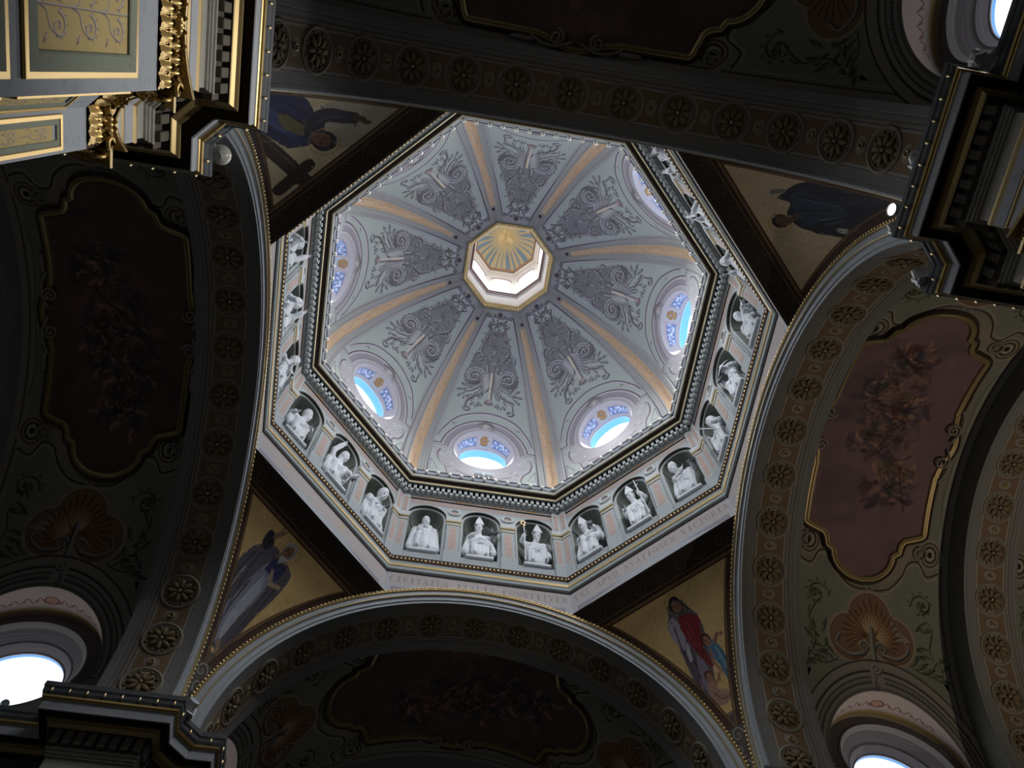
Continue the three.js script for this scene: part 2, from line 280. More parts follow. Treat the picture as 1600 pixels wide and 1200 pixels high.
// splayed reveal with painted blue panels and a gilt roundel
const revealTex = texture(1024, 128, (g, W, H) => {
  g.fillStyle = rgb(172, 166, 168); g.fillRect(0, 0, W, H); speckle(g, W, H, 120, 0.06);
  for (const [a, b] of [[0.055, 0.2], [0.3, 0.445]]) {
    g.fillStyle = rgb(108, 124, 158); g.fillRect(a * W, 26, (b - a) * W, 62); g.strokeStyle = rgb(176, 138, 134); g.lineWidth = 3; g.strokeRect(a * W - 6, 18, (b - a) * W + 12, 78);
    g.strokeStyle = rgb(190, 200, 222); g.lineWidth = 5; g.beginPath(); for (let i = 0; i <= 24; i++) g.lineTo(lerp(a, b, i / 24) * W, 57 + Math.sin(i * 1.3) * 22); g.stroke();
    for (let i = 0; i < 14; i++) { g.fillStyle = rgb(206, 208, 224); g.beginPath(); g.arc(lerp(a, b, rnd()) * W, rr(34, 82), rr(3, 8), 0, 7); g.fill(); }
  }
});
const revealGeo = grid((s, t) => { const a = s * 2 * PI, u = Math.cos(a), q = Math.sin(a), A = V(u * OC.r, OC.h + q * OC.r, domeA(OC.h + q * OC.r)), B = V(u * OC.r2, OC.h + q * OC.r2, OC.d); return A.lerp(B, t); }, 72, 4, (s, t) => [s, t]);
const revealMat = fresco(revealTex);
const roundelGeo = (() => { const g = new THREE.TorusGeometry(0.04 * U, 0.009 * U, 8, 28); g.scale(1, 1, 0.5); const d = new THREE.CylinderGeometry(0.034 * U, 0.034 * U, 0.03, 24); d.rotateX(PI / 2); const b = []; for (let i = 0; i < 6; i++) { const q = new THREE.SphereGeometry(0.011 * U, 8, 6); q.scale(1, 1, 0.4); q.translate(Math.cos(i * 1.047) * 0.017 * U, Math.sin(i * 1.047) * 0.017 * U, 0.03); b.push(q); } return { ring: g, disc: merge([d, ...b]) }; })();
// one oculus window: pane behind a blue tube glowing as the sky-lit reveal, iron bars, frame
const paneMat = new THREE.MeshStandardMaterial({ color: 0xf4f8ff, roughness: 0.6, emissive: new THREE.Color(0.94, 0.97, 1.0), emissiveIntensity: 1.25 });
const skyGlowBlue = new THREE.MeshStandardMaterial({ color: 0x5f9fe0, roughness: 0.5, emissive: new THREE.Color(0.16, 0.42, 0.9), emissiveIntensity: 0.45 });  // glow stands in for blue skylight on the window reveal
const iron = new THREE.MeshStandardMaterial({ color: 0x23262e, roughness: 0.6, metalness: 0.3 });
const windowFrameMat = flat(0xb7bcc6);
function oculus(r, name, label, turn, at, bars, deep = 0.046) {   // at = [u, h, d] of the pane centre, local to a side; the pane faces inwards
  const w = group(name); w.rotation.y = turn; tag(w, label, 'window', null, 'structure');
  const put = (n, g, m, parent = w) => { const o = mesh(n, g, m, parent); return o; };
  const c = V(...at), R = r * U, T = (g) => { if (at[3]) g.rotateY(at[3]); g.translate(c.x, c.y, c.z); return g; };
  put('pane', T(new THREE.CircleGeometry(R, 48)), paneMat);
  const tb = new THREE.CylinderGeometry(R * 0.985, R * 0.985, deep * U, 56, 1, true); tb.rotateX(PI / 2); tb.translate(0, 0, deep * U / 2); put('sky_glow_rim', T(tb), skyGlowBlue);
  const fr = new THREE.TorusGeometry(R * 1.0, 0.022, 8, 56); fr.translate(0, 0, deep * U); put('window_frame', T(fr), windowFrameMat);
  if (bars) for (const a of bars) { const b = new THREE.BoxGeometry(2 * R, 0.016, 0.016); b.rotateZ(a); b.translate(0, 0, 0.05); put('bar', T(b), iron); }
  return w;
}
const DAY = [1.15, 0.95, 0.75, 0.45, 0.4, 0.85, 1.3, 1.5];    // brighter sky beyond the windows at back right
const sideTurn = (k) => (k - 2) * PI / 4;     // sides: 0 right, 1 front right, 2 front, 3 front left, 4 left, 5 back left, 6 back, 7 back right
const sideWord = ['right', 'front right', 'front', 'front left', 'left', 'back left', 'back', 'back right'];
const dome = group('dome'); tag(dome, 'pale grey green octagonal dome painted with grey arabesques, above the gallery railing', 'dome', null, 'structure');
for (let k = 0; k < 8; k++) {
  const seg = group('dome_segment', dome); seg.rotation.y = sideTurn(k);
  mesh('painted_field', segGeo, domeMat, seg); mesh('window_reveal', revealGeo, revealMat, seg);
  const ro = group('roundel', seg); { const h = OC.h + 0.163, p = V(0, h, domeA(h) + 0.05); ro.position.copy(p); ro.rotation.x = 0.62 + PI / 2 * 0.35; }
  const m1 = mesh('roundel_ring', roundelGeo.ring, pierWhite, ro), m2 = mesh('roundel_boss', roundelGeo.disc, plaster(0xb08a5e), ro);
  // third level at most: fold the two meshes up
  seg.remove(ro); for (const [m, n] of [[m1, 'roundel'], [m2, 'roundel_boss']]) { m.name = n; m.position.copy(ro.position); m.rotation.copy(ro.rotation); seg.add(m); }
  const words = { 0: 'round window at the right of the dome, half hidden by the cornice', 1: 'round dome window at front right, its blue rim on top', 2: 'lowest round dome window, above the praying statue row', 3: 'round dome window at front left, tilted along the cornice', 4: 'round window on the left of the dome, hidden behind the gallery', 5: 'round window of the back left dome side, below the cornice line', 6: 'round window of the dome side next to the dark arch with medallions', 7: 'round window of the back right dome side, mostly behind the cornice' };
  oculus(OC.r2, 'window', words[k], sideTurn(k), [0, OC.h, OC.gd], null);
  const m = new THREE.Matrix4().makeRotationY(sideTurn(k)), at = V(0, OC.h + 0.005, 0.95).applyMatrix4(m), to = V(0, OC.h - 1.3, 0).applyMatrix4(m);   // the sky above shines inwards and down
  areaLight(OC.r2 * U * 1.0, OC.r2 * U * 0.8, at, to, LIGHT.dome * DAY[k]);
}
// ribs at the eight edges
const ribTex = texture(128, 1024, (g, W, H) => {
  g.fillStyle = rgb(196, 168, 140); g.fillRect(0, 0, W, H); speckle(g, W, H, 160, 0.1, [[176, 130, 104], [206, 180, 120], [196, 166, 150]], 8, 60);
  for (let i = 0; i < 16; i++) { const y = 32 + i * 64; const T = { dark: rgb(150, 112, 94, 0.8), mid: rgb(172, 146, 128), light: rgb(216, 204, 190) }; scroll(g, W / 2 + (i % 2 ? 14 : -14), y, 22, 0, i % 2 ? 1.3 : -1.3, 5, T, 4); leaf(g, W / 2, y + 28, 30, 8, i % 2 ? 0.4 : 2.7, T); }
});
const ribTaper = (h) => lerp(0.42, 1, clamp((domeA(h) - 0.26) / 0.6, 0, 1));
function ribStrip(side, w0, w1, o0, o1, h0, h1) {   // side -1: left wing of this segment, 1: right wing
  return grid((s, t) => {
    const h = hOf(lerp(sOf(h0), sOf(h1), t)), k = ribTaper(h), A = domeA(h), hw = A * T8, dA = (domeA(h + 0.004) - domeA(h - 0.004)) / 0.008, n = Math.hypot(1, dA);
    const o = lerp(o0, o1, s), wd = lerp(w0, w1, s) * k, An = A - o / n, hn = h + o * dA / n;
    return V(side * (hw - wd), hn, An);
  }, 1, 40, (s, t) => [s, t * 1]);
}
function ribParts(list, h0, h1) { const out = []; for (const side of [-1, 1]) for (let i = 0; i + 1 < list.length; i++) { const g = ribStrip(side, list[i][0], list[i + 1][0], list[i][1], list[i + 1][1], h0, h1); if (side < 0) g.rotateY(-PI / 4); out.push(g); } return merge(out); }
const ribBandGeo = merge([-1, 1].map((side) => { const g = grid((s, t) => { const h = hOf(lerp(sOf(4.14), sOf(5.325), t)), k = ribTaper(h), A = domeA(h); return V(side * (A * T8 - lerp(0, 0.037, s) * k), h, A - 0.004); }, 1, 40, (s, t) => [0.5 + side * s * 0.5, t]); if (side < 0) g.rotateY(-PI / 4); return g; }));
const ribEdgeGeo = ribParts([[0.036, 0], [0.036, 0.011], [0.046, 0.011], [0.048, 0.006], [0.074, 0.006], [0.075, 0.012], [0.082, 0.012], [0.083, 0]], 4.14, 5.368);
const ribMat = fresco(ribTex), ribPale = plaster(0xa8a8a9);
const rib0 = group('dome_rib'); mesh('ornament_band', ribBandGeo, ribMat, rib0); mesh('rib_moulding', ribEdgeGeo, ribPale, rib0);
{ const b = new THREE.SphereGeometry(0.011 * U, 10, 8); b.scale(1, 0.5, 1); const h = 5.335; const p = V(domeA(h) * T8, h, domeA(h) - 0.008); b.translate(p.x, p.y, p.z); mesh('boss', b, flat(0x4a2f2a), rib0); }
for (let k = 0; k < 8; k++) { const r = k ? copyOf(rib0) : rib0; r.rotation.y = sideTurn(k); tag(r, `orange banded dome rib with pale mouldings between the ${sideWord[k]} and ${sideWord[(k + 7) % 8]} dome sides`, 'rib', 'eight ribs of the dome', 'structure'); }

// ---------------------------------------------------------------- lantern at the top
const lantern = group('lantern'); tag(lantern, 'bright octagonal lantern with windows and gold rayed little dome in the middle', 'lantern', null, 'structure');
mesh('gilt_ring', octRing([[0.275, 5.362], [0.272, 5.352], [0.262, 5.35], [0.255, 5.358], [0.249, 5.366], [0.246, 5.372], [0.246, 5.39]]), oldGold, lantern);
{ const eggs = []; for (let k = 0; k < 8; k++) for (let i = 0; i < 13; i++) { const e = new THREE.SphereGeometry(0.05, 8, 6); e.scale(0.8, 0.7, 1.1); const p = V(lerp(-0.106, 0.106, i / 12), 5.352, 0.262).applyMatrix4(new THREE.Matrix4().makeRotationY(k * PI / 4)); e.translate(p.x, p.y, p.z); eggs.push(e); } tag(mesh('egg_moulding', merge(eggs), gold, lantern), null, null, null, 'stuff'); }
const lanternWhite = plaster(0xe6e0dc);
mesh('shaft', octRing([[0.246, 5.385], [0.246, 5.57]]), lanternWhite, lantern);
mesh('shaft_moulding', octRing([[0.246, 5.57], [0.238, 5.575], [0.238, 5.588], [0.232, 5.592], [0.232, 5.605], [0.224, 5.61], [0.224, 5.63], [0.238, 5.632]]), plaster(0xd2cdcd), lantern);
mesh('shaft_groove', merge([octRing([[0.2375, 5.588], [0.2315, 5.591]]), octRing([[0.2315, 5.605], [0.2235, 5.609]]), octRing([[0.2235, 5.628], [0.226, 5.634]])]), flat(0x6a4a48), lantern);
{
  const A = 0.238, hw = A * T8, s = new THREE.Shape(); s.moveTo(-hw * U, 5.63 * U); s.lineTo(hw * U, 5.63 * U); s.lineTo(hw * U, 6.14 * U); s.lineTo(-hw * U, 6.14 * U); s.closePath();
  const hole = new THREE.Path(); hole.moveTo(-0.066 * U, 5.64 * U); hole.lineTo(-0.066 * U, 6.01 * U); for (let i = 0; i <= 16; i++) { const a = PI - i / 16 * PI; hole.lineTo(Math.cos(a) * 0.066 * U, (6.01 + Math.sin(a) * 0.045) * U); } hole.lineTo(0.066 * U, 5.64 * U); hole.closePath(); s.holes.push(hole);
  const wall = new THREE.ExtrudeGeometry(s, { depth: 0.03 * U, bevelEnabled: false }); wall.translate(0, EY, -(A + 0.03) * U);
  const pane = new THREE.PlaneGeometry(0.14 * U, 0.44 * U); pane.translate(0, 5.85 * U + EY, -(A + 0.031) * U);
  const hood = tube(Array.from({ length: 13 }, (_, i) => { const a = PI - i / 12 * PI; return V(Math.cos(a) * 0.072, 6.01 + Math.sin(a) * 0.05, A - 0.002); }), 0.03, 24, 6);
  const whitePanel = plaster(0xe9e2da), archPaint = plaster(0xa08c90);
  for (let k = 0; k < 8; k++) {
    const w = group('lantern_wall', lantern); w.rotation.y = sideTurn(k);
    mesh('wall_panel', wall, whitePanel, w); mesh('pane', pane, paneMat, w); mesh('window_hood', hood, archPaint, w);
    const m = new THREE.Matrix4().makeRotationY(sideTurn(k));
    areaLight(0.12 * U, 0.34 * U, V(0, 5.83, A + 0.015).applyMatrix4(m), V(0, 5.7, 0).applyMatrix4(m), LIGHT.lantern);
  }
}
mesh('lantern_cornice', octRing([[0.239, 6.12], [0.225, 6.13], [0.222, 6.16], [0.212, 6.17], [0.21, 6.19], [0.21, 6.205]]), plaster(0xd6cabf), lantern);
mesh('lantern_frieze', octRing([[0.206, 6.205], [0.2, 6.235], [0.204, 6.24]]), plaster(0xc08e6c), lantern);
const rayTex = texture(512, 512, (g, W, H) => {
  g.fillStyle = rgb(128, 152, 172); g.fillRect(0, 0, W, H);
  for (let i = 0; i < 26; i++) { const a = i / 26 * 2 * PI + rr(-0.05, 0.05), w = rr(0.045, 0.085); g.fillStyle = rgb(206, 186, 146); g.beginPath(); g.moveTo(W / 2, H / 2); g.lineTo(W / 2 + Math.cos(a - w) * 330, H / 2 + Math.sin(a - w) * 330); g.lineTo(W / 2 + Math.cos(a + w) * 330, H / 2 + Math.sin(a + w) * 330); g.fill(); taper(g, [[W / 2, H / 2], [W / 2 + Math.cos(a + 0.08) * 240, H / 2 + Math.sin(a + 0.08) * 240]], 3, 5, rgb(196, 150, 84, 0.6)); }
  const gr = g.createRadialGradient(W / 2, H / 2, 20, W / 2, H / 2, 150); gr.addColorStop(0, rgb(208, 174, 112)); gr.addColorStop(0.5, rgb(212, 190, 146, 0.9)); gr.addColorStop(1, rgb(212, 190, 146, 0)); g.fillStyle = gr; g.fillRect(0, 0, W, H);
  g.filter = 'blur(3px)'; for (let i = 0; i < 26; i++) { const a = rnd() * 7, r = rr(20, 60); g.fillStyle = rgb(240, 214, 160, 0.5); g.beginPath(); g.arc(W / 2 + Math.cos(a) * r, H / 2 + Math.sin(a) * r, rr(8, 20), 0, 7); g.fill(); }
});
{
  const list = []; for (let k = 0; k < 8; k++) { const g = grid((s, t) => { const a = t * PI / 2, A = 0.2 * Math.cos(a), h = 6.24 + 0.2 * Math.sin(a); return V(lerp(-A, A, s) * T8, h, A); }, 2, 14); g.rotateY(k * PI / 4); list.push(g); }
  const g = merge(list), p = g.attributes.position, uv = g.attributes.uv; for (let i = 0; i < p.count; i++) uv.setXY(i, p.getX(i) / (0.46 * U) + 0.5, p.getZ(i) / (0.46 * U) + 0.5);
  mesh('rayed_ceiling', g, fresco(rayTex), lantern);
}

// ---------------------------------------------------------------- drum: cornices, gallery railing
const upper = group('drum_cornice'); tag(upper, 'octagonal upper drum cornice, dark soffit between gilt lines, under the gallery railing', 'cornice', null, 'structure');
mesh('bed_moulding', octRing([[1.0, 4.046], [0.996, 4.048], [0.996, 4.054], [0.991, 4.057], [0.991, 4.062], [0.988, 4.062]]), plaster(0xa9b0b4), upper);
mesh('dentil_bed', octRing([[0.988, 4.062], [0.99, 4.063], [0.99, 4.112], [0.968, 4.112]]), flat(0x17181a), upper);  // near-black bed paints the shade between the dentils
mesh('cyma', octRing([[0.968, 4.112], [0.962, 4.101], [0.9505, 4.1]]), plaster(0x6a6f70), upper);
mesh('gilt_lip', octRing([[0.9505, 4.1], [0.9502, 4.097], [0.9475, 4.0975], [0.9455, 4.1], [0.945, 4.104], [0.945, 4.11]]), giltPaint, upper);
mesh('soffit', octRing([[0.945, 4.11], [0.926, 4.118]]), brownSoffit, upper);
mesh('gilt_fillet', octRing([[0.926, 4.118], [0.9255, 4.116], [0.924, 4.117]]), oldGold, upper);
mesh('corona', octRing([[0.924, 4.117], [0.9195, 4.1175], [0.917, 4.12], [0.9155, 4.13], [0.914, 4.1325], [0.914, 4.134], [0.99, 4.136]]), plaster(0xcfcdc4), upper);
const dentilGeo = block(0.0165 * U, 0.04 * U, 0.028 * U, 0.008), dentilSmall = block(0.0155 * U, 0.02 * U, 0.02 * U, 0.006), dentilMat = plaster(0xcbd2d4);
const railing = group('gallery_railing'); tag(railing, 'dark blue guard railing with small white bulbs along the dome base', 'railing');
{
  const navy = flat(0x2c3550, 0.5), bulbMat = new THREE.MeshStandardMaterial({ color: 0xfffdf6, roughness: 0.25 }), mesh_ = plaster(0xb4bac6);
  const rail = (A, h, r) => octRing([[A - r, h], [A, h + r], [A + r, h], [A, h - r], [A - r, h]]);
  mesh('top_rail', rail(0.903, 4.1605, 0.0022), flat(0x14161f, 0.5), railing);
  mesh('bottom_rail', rail(0.9135, 4.137, 0.0018), flat(0x14161f, 0.5), railing);
  mesh('guard_panel', octRing([[0.915, 4.134], [0.9045, 4.16], [0.907, 4.1605]]), mesh_, railing);
  const post = (() => { const g = new THREE.CylinderGeometry(0.014, 0.014, 0.028 * U, 8); g.rotateX(0.39); return g; })(), bulb = new THREE.SphereGeometry(0.058, 12, 8);
  for (let k = 0; k < 8; k++) for (let i = 0; i < 12; i++) {
    const m = new THREE.Matrix4().makeRotationY(sideTurn(k)), u = lerp(-0.905 * T8, 0.905 * T8, (i + 0.02) / 12);
    const p = mesh('post', post, navy, railing); p.position.copy(V(u, 4.148, 0.9075).applyMatrix4(m)); p.rotation.y = sideTurn(k);
    const b = mesh('bulb', bulb, bulbMat, p); b.position.set(0, -0.02, 0.05);
  }
}
const lower = group('drum_string_course'); tag(lower, 'octagonal lower string course with gilt bead moulding below the statue niches', 'cornice', null, 'structure');
mesh('groove', octRing([[0.996, 3.3], [0.992, 3.3], [0.992, 3.314]]), groove, lower);
mesh('fascia', merge([octRing([[0.992, 3.312], [0.988, 3.316], [0.987, 3.338]]), octRing([[0.982, 3.352], [0.981, 3.372]]), octRing([[0.973, 3.403], [0.974, 3.408], [1.004, 3.414]])]), plaster(0xa9b3b4), lower);
mesh('gilt_fillet', octRing([[0.987, 3.338], [0.9845, 3.339], [0.984, 3.343], [0.9825, 3.347], [0.982, 3.352]]), oldGold, lower);
mesh('gilt_cyma', octRing([[0.981, 3.372], [0.979, 3.373], [0.9785, 3.386], [0.974, 3.394], [0.973, 3.403]]), plaster(0x4a3026), lower);
{ const eggs = []; for (let k = 0; k < 8; k++) for (let i = 0; i < 44; i++) { const e = new THREE.SphereGeometry(0.045, 6, 5); e.scale(0.75, 1, 0.8); const p = V(lerp(-0.397, 0.397, i / 43), 3.386, 0.977).applyMatrix4(new THREE.Matrix4().makeRotationY(k * PI / 4)); e.translate(p.x, p.y, p.z); eggs.push(e); } tag(mesh('bead_moulding', merge(eggs), gold, lower), null, null, null, 'stuff'); }

// ---------------------------------------------------------------- drum walls: inscription frieze, niches, pilasters, dentils
function friezeTexture(text, patches) {
  return texture(2048, 512, (g, W, H) => {      // 0.83 wide, h 3.10 .. 3.305
    const Y = (h) => H - (h - 3.1) / 0.205 * H, X = (u) => W / 2 + u / 0.83 * W;
    g.fillStyle = rgb(178, 170, 169); g.fillRect(0, 0, W, H);
    g.fillStyle = rgb(174, 178, 186); g.fillRect(0, Y(3.205), W, H);
    g.fillStyle = rgb(178, 182, 186); g.fillRect(0, Y(3.207), W, 14); g.fillStyle = rgb(140, 136, 146); g.fillRect(0, Y(3.198), W, 5);
    for (const s of [-1, 1]) { g.fillStyle = rgb(146, 140, 152); g.beginPath(); g.moveTo(X(s * 0.385), Y(3.188)); g.lineTo(X(s * 0.385), Y(3.142)); g.quadraticCurveTo(X(s * 0.25), Y(3.178), X(s * 0.13), Y(3.186)); g.closePath(); g.fill(); g.fillStyle = rgb(170, 174, 182); g.fillRect(X(s * 0.4) - 18, 0, 36, H); }
    g.fillStyle = rgb(180, 176, 172); g.fillRect(0, Y(3.303), W, 12); g.fillStyle = rgb(150, 128, 122); g.fillRect(0, Y(3.294), W, 5);
    speckle(g, W, H, 420, 0.06, [[150, 130, 120], [190, 184, 178], [176, 160, 128]], 10, 90);
    for (const [x, c] of patches || []) { g.fillStyle = c; g.fillRect(x * W, Y(3.285), 60, 90); }
    if (text) {
      g.font = 'bold 150px serif'; g.textAlign = 'center'; g.textBaseline = 'middle'; const n = text.length, w = W * 0.96 / n;
      for (let i = 0; i < n; i++) { g.save(); g.translate(W * 0.02 + (i + 0.5) * w, (Y(3.29) + Y(3.212)) / 2 + 6); const m = g.measureText(text[i]).width; g.scale(Math.min(1, w * 0.92 / Math.max(m, 1)), 1.0); g.fillStyle = rgb(212, 206, 198, 0.7); g.fillText(text[i], -3, -3); g.fillStyle = rgb(104, 98, 104, 0.6); g.fillText(text[i], 0, 0); g.restore(); }
    }
  });
}
const friezeText = { 2: 'CIVITATES ITALIÆ CONSTITVER', 1: 'VNT APVD NVATIONEM VICTORIA' };
const plainFrieze = fresco(friezeTexture('', [[0.2, rgb(196, 170, 96, 0.4)], [0.62, rgb(196, 170, 96, 0.35)]]));
function friezeGeo(diag) {
  const pt = (s, t) => { const u = lerp(-0.996 * T8, 0.996 * T8, s), bot = diag ? 3.122 + 0.014 * (1 - (u / 0.41) ** 2) : 2.2212 + 1.0128 * Math.sqrt(0.9796 ** 2 - u * u) - 0.004; return V(u, lerp(bot, 3.305, t), 0.996); };
  return grid(pt, 40, 4, (s, t, p) => [p.x / U / 0.83 + 0.5, ((p.y - EY) / U - 3.1) / 0.205]);
}
const friezeG = [friezeGeo(false), friezeGeo(true)];
const orn = texture(256, 256, (g, W, H) => { g.fillStyle = rgb(178, 160, 152); g.fillRect(0, 0, W, H); speckle(g, W, H, 90, 0.08); const T = { dark: rgb(140, 104, 98, 0.8), mid: rgb(172, 130, 120), light: rgb(206, 194, 190) }; for (let i = 0; i < 4; i++) { const y = 32 + i * 64; scroll(g, 90, y, 22, 0, 1.4, 6, T, 4); scroll(g, 166, y, 22, PI, -1.4, 6, T, 4); leaf(g, 128, y + 26, 26, 9, -PI / 2, T); } });
const ornMat = fresco(orn);
const friezeOrn = texture(1024, 64, (g, W, H) => { g.fillStyle = rgb(176, 166, 156); g.fillRect(0, 0, W, H); for (let i = 0; i < 9; i++) { const x = 60 + i * 113; if (i % 2) { g.fillStyle = rgb(190, 148, 104); g.fillRect(x - 40, 14, 80, 36); } else for (const s of [-1, 0, 1]) leaf(g, x, 50, 36, 9, -PI / 2 + s * 0.7, { dark: rgb(128, 116, 114), mid: rgb(190, 186, 182), light: rgb(214, 212, 210) }); g.fillStyle = rgb(168, 110, 104, 0.6); g.fillRect(x + 52, 20, 8, 24); } speckle(g, W, H, 60, 0.08); });
const friezeOrnMat = fresco(friezeOrn);
const WALL = { d: 1.0, bot: 3.414, top: 4.05, nb: 3.5, sp: 3.853, r: 0.087, ro: 0.0985, nd: 0.11 };
const NU = [-0.2745, 0, 0.2745];
const wallGeo = (() => {
  const s = new THREE.Shape(), hw = WALL.d * T8 * U; s.moveTo(-hw, WALL.bot * U); s.lineTo(hw, WALL.bot * U); s.lineTo(hw, WALL.top * U); s.lineTo(-hw, WALL.top * U); s.closePath();
  for (const u of NU) { const p = new THREE.Path(); p.moveTo((u - WALL.ro) * U, WALL.nb * U); p.lineTo((u - WALL.ro) * U, WALL.sp * U); for (let i = 0; i <= 24; i++) { const a = PI - i / 24 * PI; p.lineTo((u + Math.cos(a) * WALL.ro) * U, (WALL.sp + Math.sin(a) * WALL.ro) * U); } p.lineTo((u + WALL.ro) * U, WALL.nb * U); p.closePath(); s.holes.push(p); }
  const g = new THREE.ExtrudeGeometry(s, { depth: 0.014 * U, bevelEnabled: false }); g.translate(0, EY, -(WALL.d + 0.014) * U); return g;
})();
const nicheGeo = (() => {
  const d0 = WALL.d + 0.016, r = WALL.r, q = WALL.nd / WALL.r;
  const cyl = grid((s, t) => { const a = PI * (1 - s); return V(Math.cos(a) * r, lerp(WALL.nb, WALL.sp, t), d0 + Math.sin(a) * r * q); }, 28, 2, (s, t, p) => [s * 1.5, p.y]);
  const dome_ = grid((s, t) => { const a = PI * (1 - s), b = t * PI / 2; return V(Math.cos(a) * Math.cos(b) * r, WALL.sp + Math.sin(b) * r, d0 + Math.sin(a) * Math.cos(b) * r * q); }, 28, 12, (s, t, p) => [s * 1.5, p.y]);
  const floor = grid((s, t) => { const a = PI * (1 - s); return V(Math.cos(a) * r * t, WALL.nb, d0 + Math.sin(a) * r * q * t); }, 28, 1);
  return merge([cyl, dome_, floor]);
})();
function archBand(u, h, r0, r1, d0, d1, legs, n = 28) {   // moulded band round a niche head, with legs
  const pts = []; for (let i = 0; i <= n; i++) { const a = PI - i / n * PI; pts.push([Math.cos(a), Math.sin(a)]); }
  const path = (r) => [...(legs ? [[-r, legs]] : []), ...pts.map(([c, q]) => [c * r, h + q * r]), ...(legs ? [[r, legs]] : [])];
  const A = path(r0), B = path(r1), q = [];
  for (let i = 0; i + 1 < A.length; i++) { const P = (p, d) => V(u + p[0], p[1], d); q.push([P(A[i], d0), P(A[i + 1], d0), P(B[i + 1], d1), P(B[i], d1)]); }
  return quads(q);
}
const archivoltGeo = merge([archBand(0, WALL.sp, 0.0985, 0.101, 1.0, 0.9955, WALL.nb), archBand(0, WALL.sp, 0.101, 0.106, 0.9955, 0.9955), archBand(0, WALL.sp, 0.106, 0.1075, 0.9955, 1.0)]);
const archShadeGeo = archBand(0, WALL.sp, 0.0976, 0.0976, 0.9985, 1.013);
const innerRollGeo = merge([archBand(0, WALL.sp, 0.0984, 0.089, 1.0125, 1.0125, WALL.nb), archBand(0, WALL.sp, 0.089, 0.0868, 1.0125, 1.017, WALL.nb)]);
const nicheLedge = merge([archBand(0, 0, 0.0, 0.001, 1.0, 1.0)].slice(0, 0).concat([grid((s, t) => { const a = PI * (1 - s), r = WALL.r * lerp(0.985, 0.955, t); return V(Math.cos(a) * r, WALL.sp - 0.005 + t * 0.005, WALL.d + 0.016 + Math.sin(a) * r * WALL.nd / WALL.r); }, 28, 1)]));
function frameBox(u0, u1, h0, h1, d, pr, c = 0.004) {   // block standing proud of the wall plane d by pr
  const g = block((u1 - u0) * U, (h1 - h0) * U, pr * U + 0.02, c * U * 0.4); const p = V((u0 + u1) / 2, (h0 + h1) / 2, d - pr / 2); g.translate(p.x, p.y, p.z + 0.01 - 0.02 + 0.01); return g;
}
function pilaster(parent, u, w, fold) {
  const p = group('pilaster', parent), d = WALL.d;
  mesh('shaft', merge([frameBox(u - w / 2, u + w / 2, 3.53, 3.79, d, 0.007), frameBox(u - w / 2 - 0.006, u + w / 2 + 0.006, 3.414, 3.53, d, 0.011)]), stoneGrey, p);
  mesh('painted_panel', (() => { const g = new THREE.PlaneGeometry(w * 0.56 * U, 0.2 * U); const q = V(u, 3.65, d - 0.0094); g.translate(q.x, q.y, q.z); return g; })(), ornMat, p);
  mesh('capital', merge([frameBox(u - w / 2 - 0.006, u + w / 2 + 0.006, 3.81, 3.85, d, 0.013), frameBox(u - w / 2 - 0.003, u + w / 2 + 0.003, 3.778, 3.792, d, 0.0095)]), stonePale, p);
  mesh('gilt_fillet', merge([frameBox(u - w / 2 - 0.006, u + w / 2 + 0.006, 3.8, 3.807, d, 0.0145, 0.002), frameBox(u - w / 2 - 0.002, u + w / 2 + 0.002, 3.771, 3.775, d, 0.0105, 0.002), frameBox(u - w * 0.4, u + w * 0.4, 3.533, 3.537, d, 0.009, 0.002)]), gold, p);
  return p;
}
const archShadePaint = plaster(0x4a4640);  // dark colour paints the shade under each niche arch
const spandrelRing = (() => { const g = new THREE.TorusGeometry(0.026 * U, 0.007 * U, 8, 24); return g; })(), spandrelDisc = new THREE.CircleGeometry(0.024 * U, 24);
